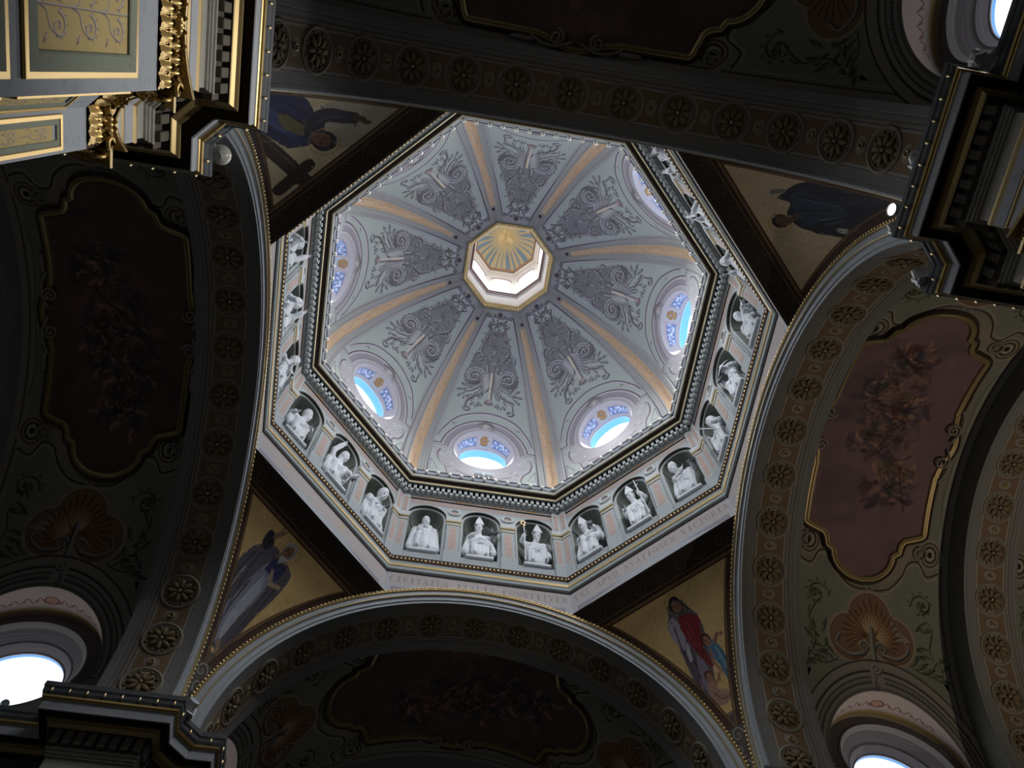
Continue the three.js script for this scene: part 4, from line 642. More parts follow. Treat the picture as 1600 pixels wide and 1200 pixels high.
// ---------------------------------------------------------------- crossing arches with medallions
const HC = 2.2212, RI = 0.8897, RA = 0.9796, AP = 0.987, W1 = 1.227, W2 = 1.915, W3 = 2.145, W4 = 2.9, HP = 2.125, RV = 1.0;
const ezAt = (r) => 1 + 0.0128 * clamp((r - RI) / (RA - RI), 0, 1);
function archSweep(profile, n = 72, foot = 2.1, uvf) {   // profile [[r, d], ...]; the curve stands on short straight legs
  const list = [];
  for (let i = 0; i + 1 < profile.length; i++) {
    const [r0, d0] = profile[i], [r1, d1] = profile[i + 1];
    const at = (r, d, s) => { const a = s * (n + 2) - 1; if (a <= 0) return V(-r, lerp(HC, foot, Math.min(1, -a)), d); if (a >= n) return V(r, lerp(HC, foot, Math.min(1, a - n)), d); const t = PI - a / n * PI; return V(Math.cos(t) * r, HC + ezAt(r) * Math.sin(t) * r, d); };
    list.push(grid((s, t) => at(lerp(r0, r1, t), lerp(d0, d1, t), s), n + 2, 1, uvf ? (s, t) => uvf(clamp((s * (n + 2) - 1) / n, -0.03, 1.03), lerp(d0, d1, t)) : (s, t) => [s * 18, t * 0.5 + i]));
  }
  return merge(list);
}
const STEP = 12.2;
const soffitTex = texture(512, 512, (g, W, H) => {   // one medallion bay: u along the arch, v across the band
  g.fillStyle = rgb(138, 133, 126); g.fillRect(0, 0, W, H);
  const Y = (d) => H - (d - AP) / (W1 - AP) * H;
  g.fillStyle = rgb(128, 126, 124); g.fillRect(0, Y(1.03), W, H); g.fillRect(0, 0, W, Y(1.175));
  for (const [d, c, w] of [[1.036, [92, 84, 74], 5], [1.042, [168, 160, 146], 7], [1.164, [84, 74, 64], 6], [1.158, [166, 158, 144], 7], [1.178, [104, 92, 82], 9], [1.196, [92, 82, 74], 5], [1.2, [150, 144, 138], 8], [1.0, [104, 104, 104], 6]]) { g.fillStyle = rgb(...c); g.fillRect(0, Y(d) - w / 2, W, w); }
  g.fillStyle = rgb(128, 104, 78); g.fillRect(0, Y(1.153), W, Y(1.047) - Y(1.153));
  for (const s of [0, W]) { g.fillStyle = rgb(146, 138, 124); g.beginPath(); g.ellipse(s, Y(1.1), 58, 62, 0, 0, 7); g.fill(); g.strokeStyle = rgb(86, 62, 44); g.lineWidth = 4; g.beginPath(); g.ellipse(s, Y(1.1), 58, 62, 0, 0, 7); g.stroke(); }
  g.fillStyle = rgb(150, 142, 128); g.beginPath(); g.ellipse(W / 2, Y(1.1), 186, 150, 0, 0, 7); g.fill();
  speckle(g, W, H, 260, 0.07, [[70, 50, 36], [170, 150, 120]], 4, 40);
});
soffitTex.wrapT = THREE.ClampToEdgeWrapping;
const soffitMat = fresco(soffitTex);
const ringGeo = (() => { const g = new THREE.TorusGeometry(0.0625 * U, 0.0062 * U, 8, 40); g.scale(1, 1, 0.7); const q = new THREE.TorusGeometry(0.0535 * U, 0.0025 * U, 6, 36); return merge([g, q]); })();
const discGeo = new THREE.CircleGeometry(0.061 * U, 36);
const rosetteGeo = (() => {
  const l = []; for (let i = 0; i < 8; i++) { const p = new THREE.SphereGeometry(0.5, 8, 6); p.scale(0.036 * U, 0.017 * U, 0.0085 * U); p.translate(0.028 * U, 0, 0.004 * U); p.rotateZ(i * PI / 4); l.push(p); const q = new THREE.SphereGeometry(0.5, 6, 5); q.scale(0.014 * U, 0.008 * U, 0.008 * U); q.translate(0.049 * U, 0, 0.002 * U); q.rotateZ((i + 0.5) * PI / 4); l.push(q); } return merge(l);
})();
const bossGeo = new THREE.SphereGeometry(0.0055 * U, 10, 8), smallRing = (() => { const g = new THREE.TorusGeometry(0.0085 * U, 0.003 * U, 6, 18); const b = new THREE.SphereGeometry(0.003 * U, 8, 6); return merge([g, b]); })();
const petalMat = plaster(0x8d7a5c), bossMat = plaster(0xcfc8b4), gildRing = oldGold;
const archWord = { 0: 'right', 2: 'front', 4: 'left', 6: 'back' };
const beadMat = oldGold;
const faceGeo = merge([archSweep([[0.958, 0.982], [0.936, 0.982], [0.934, 0.978], [0.931, 0.978]]), archSweep([[0.926, 0.978], [0.923, 0.984], [0.905, 0.984], [0.904, 0.989], [RI, 0.989], [RI, AP]])]);
const goldLineGeo = archSweep([[0.931, 0.978], [0.9305, 0.975], [0.9265, 0.975], [0.926, 0.978]]);
const beadBedGeo = archSweep([[0.958, 0.982], [0.959, 0.975], [0.963, 0.975], [0.965, 0.979], [0.976, 0.979], [0.9796, 0.985], [0.9796, 1.0]]);
const beadsGeo = (() => { const l = []; for (let i = 0; i <= 170; i++) { const t = i / 170 * PI, e = new THREE.SphereGeometry(0.043, 5, 4); e.scale(1.1, 0.7, 0.8); e.rotateZ(t + PI / 2); const r = 0.970, p = V(Math.cos(t) * r, HC + ezAt(r) * Math.sin(t) * r, 0.978); e.translate(p.x, p.y, p.z); l.push(e); } return merge(l); })();
const soffitGeo = archSweep([[RI, AP], [RI, W1]], 90, 2.1, (s, d) => [s * 180 / STEP + (0.5 - (90 / STEP) % 1 + 1), (d - AP) / (W1 - AP)]);
const backFaceGeo = archSweep([[RI, W1], [1.002, W1]]);
const legSoffit = plaster(0x87888a);
function soffitPieces(parent, d, full) {
  for (let i = -7; i <= 7; i++) {
    const t = (90 + (Math.abs(i) === 7 ? Math.sign(i) * 85.2 : i * STEP)) * D2R, p = V(Math.cos(t) * (RI - 0.001), HC + Math.sin(t) * (RI - 0.001), d);
    const m = mesh('medallion', discGeo, terracotta, parent); m.position.copy(p); m.rotation.set(PI / 2, 0, 0); m.quaternion.setFromRotationMatrix(new THREE.Matrix4().makeBasis(new THREE.Vector3(Math.sin(t), -Math.cos(t), 0), new THREE.Vector3(0, 0, 1), new THREE.Vector3(-Math.cos(t), -Math.sin(t), 0)));
    mesh('ring', ringGeo, drabRing, m); mesh('rosette', rosetteGeo, petalMat, m); const b = mesh('boss', bossGeo, bossMat, m); b.position.z = 0.008 * U;
    if (i < 7) { const a = (90 + (i + 0.5) * STEP) * D2R, r = mesh('small_ring', smallRing, gildRing, parent); r.position.copy(V(Math.cos(a) * (RI - 0.002), HC + Math.sin(a) * (RI - 0.002), d)); r.quaternion.setFromRotationMatrix(new THREE.Matrix4().makeBasis(new THREE.Vector3(Math.sin(a), -Math.cos(a), 0), new THREE.Vector3(0, 0, 1), new THREE.Vector3(-Math.cos(a), -Math.sin(a), 0))); }
  }
}
for (const k of [0, 2, 4, 6]) {
  const a = group('crossing_arch'); a.rotation.y = sideTurn(k);
  tag(a, `${archWord[k]} crossing arch with gilt bead edge and a row of terracotta rosette medallions`, 'arch', null, 'structure');
  mesh('arch_face', faceGeo, stoneBlue, a); mesh('gilt_line', goldLineGeo, oldGold, a); mesh('bead_bed', beadBedGeo, beadMat, a); tag(mesh('bead_moulding', beadsGeo, gold, a), null, null, null, 'stuff');
  mesh('soffit', soffitGeo, soffitMat, a); mesh('back_face', backFaceGeo, greenGrey, a);
  soffitPieces(a, 1.1);
}
const innerSoffit = archSweep([[RI, W2], [RI, W3]], 90, 2.1, (s, d) => [s * 180 / STEP + (0.5 - (90 / STEP) % 1 + 1), (d - W2) / (W3 - W2) * 0.958]);
const innerFaces = merge([archSweep([[1.002, W2], [RI, W2]]), archSweep([[RI, W3], [1.002, W3]])]);
for (const k of [0, 2, 4, 6]) {
  const a = group('vault_arch'); a.rotation.y = sideTurn(k);
  tag(a, `second arch beyond the ${archWord[k]} vault bay, medallions along its soffit`, 'arch', null, 'structure');
  mesh('soffit', innerSoffit, soffitMat, a); mesh('arch_face', innerFaces, k === 0 ? plaster(0x6f7068) : greenGrey, a);
  if (k === 0) soffitPieces(a, 2.03);
}

// ---------------------------------------------------------------- barrel vault bays with painted fields and window tunnels
const OW = { d: 1.575, h: 2.445, r: 0.268, b0: 2.168, b1: 2.765, bw: 0.29 };
const vaultU = (h) => h <= HC ? RV : Math.sqrt(Math.max(0, RV * RV - (h - HC) ** 2));
const thOf = (h) => h <= HC ? (h - HC) * 57.3 : Math.asin(clamp((h - HC) / RV, 0, 1)) / D2R;
const vUV = (d, th) => [(d - W1) / (W2 - W1), (th + 6) / 96];
const FOL = { dark: rgb(40, 44, 34, 0.85), mid: rgb(92, 98, 78), light: rgb(140, 142, 112) }, OCH = { dark: rgb(74, 50, 36, 0.85), mid: rgb(152, 112, 78), light: rgb(188, 160, 118) }, GRI = { dark: rgb(58, 54, 52, 0.85), mid: rgb(120, 116, 112), light: rgb(164, 160, 152) };
const vaultTex = texture(912, 2048, (g, W, H) => {
  const X = (d) => (d - W1) / (W2 - W1) * W, Y = (th) => H - (th + 6) / 96 * H, kx = W / (W2 - W1), D = 1.571;
  g.fillStyle = rgb(132, 132, 118); g.fillRect(0, 0, W, H); speckle(g, W, H, 500, 0.06, [[70, 70, 56], [176, 172, 150]], 10, 80);
  for (const s of [-1, 1]) { const d = D + s * 0.315; g.fillStyle = rgb(146, 138, 128); g.fillRect(Math.min(X(d), X(D + s * 0.345)), 0, Math.abs(X(0.03) - X(0)), H); taper(g, [[X(d), 0], [X(d), H]], 8, 8, rgb(84, 74, 66)); taper(g, [[X(D + s * 0.3), 0], [X(D + s * 0.3), H]], 4, 4, rgb(170, 160, 146)); }
  // strapwork band under the picture, with rings
  const strap = (pts, w, c) => taper(g, curve(pts.map(([u, t]) => [X(D + u), Y(t)]), 70), w, w, c);
  for (const s of [-1, 1]) {
    const q = [[s * 0.3, 58.5], [s * 0.25, 57.5], [s * 0.215, 60.5], [s * 0.17, 60], [s * 0.14, 56.5], [s * 0.08, 53.3], [0, 52.5]];
    strap(q.map(([u, t]) => [u, t + 3.2]), 66, rgb(150, 138, 120)); strap(q, 8, rgb(66, 44, 34)); strap(q.map(([u, t]) => [u, t - 0.9]), 5, rgb(172, 160, 138));
    g.fillStyle = rgb(150, 140, 122); g.beginPath(); g.ellipse(X(D + s * 0.262), Y(62.7), 70, 80, 0, 0, 7); g.fill();
    for (const [r, c, w] of [[52, [88, 76, 62], 9], [34, [60, 50, 42], 10], [20, [178, 168, 148], 7]]) { g.strokeStyle = rgb(...c); g.lineWidth = w; g.beginPath(); g.ellipse(X(D + s * 0.262), Y(62.7), r, r * 1.15, 0, 0, 7); g.stroke(); }
    g.fillStyle = rgb(30, 26, 22); g.beginPath(); g.ellipse(X(D + s * 0.262), Y(62.7), 13, 15, 0, 0, 7); g.fill();
    strap([[s * 0.3, 70], [s * 0.285, 78], [s * 0.3, 90]], 5, rgb(104, 94, 82));
    // foliage beside the trefoil
    scroll(g, X(D + s * 0.225), Y(50.5), 66, s > 0 ? PI : 0, s * 1.6, 12, FOL, 8); scroll(g, X(D + s * 0.235), Y(50.5), 30, 0, s * 1.2, 12, { dark: FOL.dark, mid: rgb(60, 56, 46), light: rgb(150, 140, 110) }, 3);
    for (let i = 0; i < 9; i++) leaf(g, X(D + s * rr(0.2, 0.27)), Y(rr(35, 48)), rr(50, 90), rr(14, 24), rr(0, 6.28), FOL);
    relief(g, curve([[X(D + s * 0.28), Y(36)], [X(D + s * 0.24), Y(40)], [X(D + s * 0.26), Y(45)], [X(D + s * 0.22), Y(49)]]), 13, 5, FOL);
    relief(g, curve([[X(D + s * 0.16), Y(36)], [X(D + s * 0.22), Y(35)], [X(D + s * 0.27), Y(38)], [X(D + s * 0.28), Y(33)]]), 12, 5, GRI);
    for (let i = 0; i < 6; i++) leaf(g, X(D + s * (0.12 + i * 0.025)), Y(36.5 - i * 0.5), 80, 20, s > 0 ? -0.9 + i * 0.2 : PI + 0.9 - i * 0.2, FOL);
    scroll(g, X(D + s * 0.27), Y(12), 52, 0, s * 1.5, 12, GRI, 3);
  }
  for (let i = -2; i <= 2; i++) leaf(g, X(D), Y(50.6), 60, 20, -PI / 2 + i * 0.6, GRI);
  // orange trefoil with palmette
  const tre = () => { g.beginPath(); g.ellipse(X(D), Y(46.3), 0.085 * kx, 0.085 * kx, 0, 0, 7); g.ellipse(X(D - 0.09), Y(41.3), 0.082 * kx, 0.082 * kx, 0, 0, 7); g.ellipse(X(D + 0.09), Y(41.3), 0.082 * kx, 0.082 * kx, 0, 0, 7); g.rect(X(D - 0.1), Y(43), X(0.2) - X(0), 60); };
  g.lineWidth = 44; g.strokeStyle = rgb(158, 140, 118); tre(); g.stroke(); g.lineWidth = 6; g.strokeStyle = rgb(72, 54, 42); tre(); g.stroke(); g.fillStyle = rgb(132, 100, 76); tre(); g.fill();
  for (let i = -4; i <= 4; i++) leaf(g, X(D), Y(42.5), 170 - Math.abs(i) * 12, 26, -PI / 2 + i * 0.24, OCH);
  for (const s of [-1, 1]) { for (let i = 0; i < 7; i++) leaf(g, X(D + s * 0.02), Y(41.5), 150 - i * 6, 22, s > 0 ? -0.9 + i * 0.24 : PI + 0.9 - i * 0.24, OCH); scroll(g, X(D + s * 0.035), Y(39.3), 34, s > 0 ? PI : 0, s * 1.7, 12, GRI, 3); relief(g, curve([[X(D + s * 0.04), Y(38)], [X(D + s * 0.1), Y(37.4)], [X(D + s * 0.15), Y(39.6)], [X(D + s * 0.13), Y(42)]]), 16, 6, GRI); }
  relief(g, [[X(D), Y(44)], [X(D), Y(36)]], 20, 12, GRI);
  // painted hood moulds round the window opening: circles about the tunnel, in (d, h)
  const hoop = (r, a0, a1, w, c) => { const p = []; for (let i = 0; i <= 70; i++) { const a = lerp(a0, a1, i / 70), d = OW.d + Math.cos(a) * r, h = OW.h + Math.sin(a) * r; p.push([X(d), Y(thOf(h))]); } taper(g, p, w, w, c); };
  hoop(0.355, 0.1, PI - 0.1, 30, rgb(150, 142, 134)); hoop(0.37, 0.35, PI - 0.35, 8, rgb(70, 62, 58));
  for (const [r, w, c] of [[0.335, 9, [60, 54, 52]], [0.325, 12, [152, 144, 138]], [0.315, 6, [76, 70, 68]], [0.305, 10, [138, 132, 128]], [0.296, 5, [66, 60, 58]], [0.287, 9, [150, 142, 138]], [0.276, 12, [112, 106, 104]]]) hoop(r, -0.1, PI + 0.1, w, rgb(...c));
  for (let i = 0; i < 70; i++) { const a = lerp(0.1, PI - 0.1, i / 69); const d = OW.d + Math.cos(a) * 0.3, h = OW.h + Math.sin(a) * 0.3; g.fillStyle = rgb(80, 72, 70); g.fillRect(X(d) - 4, Y(thOf(h)) - 5, 8, 9); }
  g.fillStyle = rgb(150, 144, 136); g.fillRect(X(D) - 34, Y(35.5), 68, Y(30.2) - Y(35.5)); relief(g, spiral(X(D), Y(34.6), 30, 5, 0, 1.4), 10, 5, GRI); leaf(g, X(D), Y(33), 90, 24, PI / 2, GRI);
});
const vaultMat = fresco(vaultTex);
const vaultGeo = (() => {
  const l = [];
  for (const s of [-1, 1]) {
    const P = (d, h) => V(s * vaultU(h), h, d), T = (d, h) => vUV(d, thOf(h));
    const rect = (d0, d1, h0, h1, n, m) => grid((a, b) => P(lerp(d0, d1, a), lerp(h0, h1, b)), n, m, (a, b) => T(lerp(d0, d1, a), lerp(h0, h1, b)));
    l.push(rect(W1, W2, 2.08, OW.b0, 8, 1), rect(W1, OW.d - OW.bw, OW.b0, OW.b1, 3, 14), rect(OW.d + OW.bw, W2, OW.b0, OW.b1, 3, 14), ringPatch(OW.d, OW.h, OW.r, OW.bw, OW.b0, OW.b1, P, T, 80, 4));
    const t0 = thOf(OW.b1); l.push(grid((a, b) => { const t = lerp(t0, 90, b) * D2R; return V(s * Math.cos(t) * RV, HC + Math.sin(t) * RV, lerp(W1, W2, a)); }, 8, 30, (a, b) => vUV(lerp(W1, W2, a), lerp(t0, 90, b))));
  }
  return merge(l);
})();
const vault2Geo = archSweep([[RV, W3], [RV, W4]], 60, 2.08, (s, d) => [(d - W3) / (W4 - W3), (90 - Math.abs(s - 0.5) * 180 + 6) / 96]);
const tunnelTex = texture(1024, 128, (g, W, H) => {   // pink soffit of the window tunnel with a thin painted garland on top
  g.fillStyle = rgb(196, 176, 166); g.fillRect(0, 0, W, H); speckle(g, W, H, 160, 0.06); g.fillStyle = rgb(186, 160, 96, 0.8); g.fillRect(0, 92, W, 26);
  for (let i = 0; i < 11; i++) { const x = 120 + i * 26; taper(g, curve([[x, 70], [x + 8, 52], [x + 18, 72], [x + 26, 60]], 16), 3, 2, rgb(130, 90, 84)); }
  g.strokeStyle = rgb(140, 84, 76); g.lineWidth = 5; g.beginPath(); g.arc(256, 60, 15, 0, 7); g.stroke(); g.fillStyle = rgb(190, 140, 110); g.beginPath(); g.arc(256, 60, 10, 0, 7); g.fill();
});
const tunnelMat = fresco(tunnelTex), flangeMat = plaster(0xb9b2b0), coveMat = plaster(0x938b8c);
const TUN = { d1: 0.995, r1: 0.222, r2: 0.206, d2: 1.075, r3: 0.15 };
const tunnelGeo = {};
for (const s of [-1, 1]) {
  const C = (a, r, u) => V(s * u, OW.h + Math.sin(a) * r, OW.d + Math.cos(a) * r);
  tunnelGeo[s] = {
    soffit: grid((a, b) => { const t = a * 2 * PI, h = OW.h + Math.sin(t) * OW.r; return C(t, OW.r, lerp(vaultU(h), Math.max(TUN.d1, vaultU(h)), b)); }, 80, 3, (a, b) => [a, 1 - b]),
    flange: grid((a, b) => C(a * 2 * PI, lerp(OW.r + 0.004, TUN.r1, b), TUN.d1 + (b > 0.5 ? 0 : 0)), 80, 2),
    lip: merge([grid((a, b) => C(a * 2 * PI, lerp(TUN.r1, TUN.r1 - 0.003, b), lerp(TUN.d1, TUN.d1 - 0.006, b)), 80, 1), grid((a, b) => C(a * 2 * PI, lerp(TUN.r1 - 0.003, TUN.r2, b), lerp(TUN.d1 - 0.006, TUN.d1 + 0.012, b)), 80, 3)]),
    cove: merge([grid((a, b) => C(a * 2 * PI, lerp(TUN.r2, 0.178, b), lerp(TUN.d1 + 0.012, 1.04, b)), 80, 3), grid((a, b) => C(a * 2 * PI, lerp(0.178, 0.17, b), lerp(1.04, 1.044, b)), 80, 1), grid((a, b) => C(a * 2 * PI, lerp(0.17, TUN.r3, b), lerp(1.044, TUN.d2, b)), 80, 2)]),
  };
}
// picture in the middle of the vault: outline as half width against the angle from the crown
function panelW(a) {
  a = Math.abs(a);
  if (a < 8) return 0.272 + 0.018 * Math.cos(a / 8 * PI / 2 * 2) * (a < 4 ? 1 : 1);
  if (a < 23) return 0.25;
  if (a < 24) return lerp(0.25, 0.2, a - 23);
  if (a < 27.6) return 0.2 - 0.05 * Math.sqrt(Math.max(0, 1 - ((27.6 - a) / 3.6) ** 2));
  if (a < 28.6) return lerp(0.15, 0.122, a - 27.6);
  return 0.122 * Math.sqrt(Math.max(0, 1 - ((a - 28.6) / 6.2) ** 2));
}
const PAMAX = 34.8, PD = 1.538, PRAD = 0.994;
const pAngles = []; for (let a = -PAMAX; a <= PAMAX + 1e-6; a += 0.4) pAngles.push(a); if (pAngles[pAngles.length - 1] < PAMAX) pAngles.push(PAMAX);
const pPt = (a, w, r = PRAD) => { const t = (90 + a) * D2R; return V(Math.cos(t) * r, HC + Math.sin(t) * r, PD + w); };
const panelGeo = grid((s, t) => { const a = lerp(-PAMAX, PAMAX, t), w = Math.max(0.001, panelW(a)); return pPt(a, lerp(-w, w, s)); }, 8, 174, (s, t) => { const a = lerp(-PAMAX, PAMAX, t), w = panelW(a); return [0.5 + lerp(-w, w, s) / 0.6, (a + 35) / 70]; });
function panelLine(off, r) { const p = []; for (const a of pAngles) p.push([a, panelW(a)]); for (const a of pAngles.slice().reverse()) p.push([a, -panelW(a)]); const k = 180 / PI; const out = []; for (let i = 0; i < p.length; i++) { const A = p[(i + p.length - 1) % p.length], B = p[(i + 1) % p.length], dx = (B[0] - A[0]) / k, dy = B[1] - A[1], l = Math.hypot(dx, dy) || 1; out.push(pPt(p[i][0] - dy / l * off * k, p[i][1] + dx / l * off, r)); } return out; }
function panelBand(o0, o1, r0, r1) { const A = panelLine(o0, r0), B = panelLine(o1, r1), n = A.length, q = []; for (let i = 0; i < n; i++) q.push([A[i], A[(i + 1) % n], B[(i + 1) % n], B[i]]); return quads(q); }
const frameGiltGeo = merge([panelBand(-0.006, -0.003, 0.994, 0.984), panelBand(-0.003, 0.006, 0.984, 0.982), panelBand(0.006, 0.01, 0.982, 0.986), panelBand(0.01, 0.016, 0.986, 0.986)]);
const frameDarkGeo = merge([panelBand(0.016, 0.019, 0.986, 0.981), panelBand(0.019, 0.024, 0.981, 0.981), panelBand(0.024, 0.029, 0.981, 1.0)]);
function volute(a, w, r0, turns, dir, r = 0.98) { const p = []; for (let i = 0; i <= 40; i++) { const t = i / 40, q = lerp(r0, r0 * 0.15, t), an = dir * turns * 2 * PI * t; p.push(pPt(a + Math.sin(an) * q * 57.3, w + Math.cos(an) * q, r - 0.004 * t)); } return tube(p, 0.028, 60, 6); }
const rocailleGeo = merge([-1, 1].flatMap((s) => [volute(4.2, s * 0.262, 0.028, 1.6, s), volute(-4.2, s * 0.262, 0.028, 1.6, -s), tube([pPt(9.5, s * 0.27, 0.984), pPt(7, s * 0.288, 0.98), pPt(4, s * 0.292, 0.98), pPt(1, s * 0.272, 0.982)], 0.034, 24, 6), tube([pPt(-9.5, s * 0.27, 0.984), pPt(-7, s * 0.288, 0.98), pPt(-4, s * 0.292, 0.98), pPt(-1, s * 0.272, 0.982)], 0.034, 24, 6), ...[10.5, 12, -10.5, -12].map((a) => { const e = new THREE.SphereGeometry(0.1, 8, 6); e.scale(1.8, 0.5, 0.6); const p = pPt(a, s * 0.283, 0.985); e.rotateZ(a * D2R); e.translate(p.x, p.y, p.z); return e; })]));
const bossRing = (() => { const g = new THREE.TorusGeometry(0.026 * U, 0.006 * U, 8, 28), h = new THREE.SphereGeometry(0.013 * U, 12, 8); h.scale(1, 1, 0.5); return merge([g, h]); })();
function picture(tint, s0) {
  seed = s0;
  return texture(768, 1536, (g, W, H) => {
    g.fillStyle = rgb(...tint); g.fillRect(0, 0, W, H); g.filter = 'blur(9px)';
    for (let i = 0; i < 90; i++) { const q = rr(-26, 30); g.fillStyle = rgb(tint[0] + q * 1.2, tint[1] + q * 0.8, tint[2] + q * 0.7, 0.4); g.beginPath(); g.ellipse(rr(0, W), rr(0, H), rr(40, 150), rr(24, 80), rr(0, 3), 0, 7); g.fill(); }
    g.filter = 'blur(3px)';
    const cl = [[W * 0.62, H * 0.33, 150], [W * 0.48, H * 0.48, 190], [W * 0.42, H * 0.66, 160], [W * 0.55, H * 0.58, 140], [W * 0.45, H * 0.79, 120]];
    for (const [x, y, r] of cl) {
      for (let i = 0; i < 16; i++) { const a = rnd() * 7, q = Math.sqrt(rnd()) * r; g.fillStyle = [rgb(66, 50, 54, 0.55), rgb(96, 70, 70, 0.6), rgb(150, 112, 96, 0.5), rgb(70, 66, 78, 0.55)][(rnd() * 4) | 0]; g.beginPath(); g.ellipse(x + Math.cos(a) * q, y + Math.sin(a) * q * 0.8, rr(20, 60), rr(10, 30), rr(0, 3.1), 0, 7); g.fill(); }
      for (let f = 0; f < 3; f++) {   // small seated figures among the clouds: head, body, arms, legs
        const fx = x + rr(-r, r) * 0.6, fy = y + rr(-r, r) * 0.5, an = rr(-0.7, 0.7), k = rr(0.8, 1.3); g.save(); g.translate(fx, fy); g.rotate(an); g.scale(k, k);
        const skin = rgb(182, 134, 112, 0.75), cloth = [rgb(104, 66, 62, 0.8), rgb(74, 70, 78, 0.8), rgb(124, 102, 78, 0.8), rgb(84, 76, 72, 0.8)][(rnd() * 4) | 0];
        g.fillStyle = cloth; g.beginPath(); g.ellipse(0, 26, 26, 40, 0.2, 0, 7); g.fill(); g.beginPath(); g.ellipse(26, 58, 34, 18, 0.5, 0, 7); g.fill();
        taper(g, [[-16, 4], [-40, 24], [-46, 44]], 14, 8, skin); taper(g, [[16, 4], [42, -6], [60, -24]], 13, 8, skin); taper(g, [[40, 64], [66, 84], [70, 108]], 14, 8, skin); g.fillStyle = skin; g.beginPath(); g.ellipse(2, -26, 13, 16, 0, 0, 7); g.fill(); g.fillStyle = rgb(52, 36, 32, 0.8); g.beginPath(); g.ellipse(0, -34, 14, 10, 0, 0, 7); g.fill(); taper(g, [[-10, 10], [6, 40], [30, 56]], 5, 3, rgb(40, 30, 30, 0.6)); g.restore();
      }
      for (let i = 0; i < 10; i++) taper(g, curve([[x + rr(-r, r), y + rr(-r, r)], [x + rr(-r, r), y + rr(-r, r)], [x + rr(-r, r) * 0.6, y + rr(-r, r) * 0.6]], 20), rr(4, 10), 2, rgb(44, 32, 32, 0.5));
    }
    g.filter = 'none'; strokes(g, W, H, 2600, 16); speckle(g, W, H, 300, 0.05, [[40, 24, 22], [180, 130, 120]], 4, 30);
  });
}
const picMat = { 0: fresco(picture([124, 98, 100], 11)), 2: fresco(picture([100, 80, 74], 23)) }; picMat[4] = picMat[2]; picMat[6] = picMat[2];
const gildedFrame = oldGold, frameBrown = plaster(0x4a3a2e), rocailleMat = plaster(0x9d948a), frameGrey = plaster(0x8b8478);
const oculusWords = {
  '0,-1': 'round window high in the right arm, hidden behind the back right pier', '0,1': 'round window in a deep pink splay, at the bottom right', '2,-1': 'round window of the front vault at its left haunch, only its pale splay showing', '2,1': 'round window of the front vault at its right haunch, below the painted lady',
  '4,-1': 'large round window at far left with thin crossed bars, beside the dark vault', '4,1': 'round window of the left vault behind the gilded pier', '6,-1': 'round window of the back vault behind the gilded pier panel', '6,1': 'round window at the top right corner over the dark pier cornice',
};
for (const k of [0, 2, 4, 6]) {
  const v = group('vault_bay'); v.rotation.y = sideTurn(k);
  tag(v, `${archWord[k]} barrel vault bay painted with foliage round a dark framed picture of clouds`, 'vault', null, 'structure');
  mesh('vault_surface', vaultGeo, vaultMat, v);
  mesh('picture', panelGeo, picMat[k], v); mesh('gilt_frame', frameGiltGeo, gildedFrame, v); mesh('frame_brown_band', frameDarkGeo, frameBrown, v); mesh('rocaille', rocailleGeo, rocailleMat, v);  // brown outer band follows the gilt frame
  for (const a of [-27.3, 27.3]) for (const w of [-0.25, 0.25]) { const t = (90 + a) * D2R, b = mesh('ring_boss', bossRing, frameGrey, v); b.position.copy(pPt(a, w, 0.998)); b.quaternion.setFromRotationMatrix(new THREE.Matrix4().makeBasis(new THREE.Vector3(Math.sin(t), -Math.cos(t), 0), new THREE.Vector3(0, 0, 1), new THREE.Vector3(-Math.cos(t), -Math.sin(t), 0))); }
  for (const s of [-1, 1]) { mesh('window_tunnel', tunnelGeo[s].soffit, tunnelMat, v); mesh('window_flange', tunnelGeo[s].flange, plaster(0x6f6a68), v); mesh('window_lip', tunnelGeo[s].lip, flangeMat, v); mesh('window_cove', tunnelGeo[s].cove, coveMat, v); }
  const v2 = mesh('vault_bay', vault2Geo, vaultMat); v2.rotation.y = sideTurn(k); tag(v2, `farther painted vault bay of the ${archWord[k]} arm, beyond the second arch`, 'vault', null, 'structure');
  for (const s of [-1, 1]) {
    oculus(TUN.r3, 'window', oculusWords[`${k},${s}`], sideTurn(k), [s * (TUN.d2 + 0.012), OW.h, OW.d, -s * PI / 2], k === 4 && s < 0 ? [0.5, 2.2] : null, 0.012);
    const m = new THREE.Matrix4().makeRotationY(sideTurn(k)), c = V(s * (TUN.d2 - 0.045), OW.h, OW.d).applyMatrix4(m), to = V(0, OW.h - 0.9, OW.d).applyMatrix4(m);
    areaLight(TUN.r3 * U * 1.2, TUN.r3 * U * 0.9, c, to, LIGHT.arm);
  }
}
scene.children.filter((o) => /^window/.test(o.name)).forEach((o, i) => { o.name = 'window_' + (i + 1); });

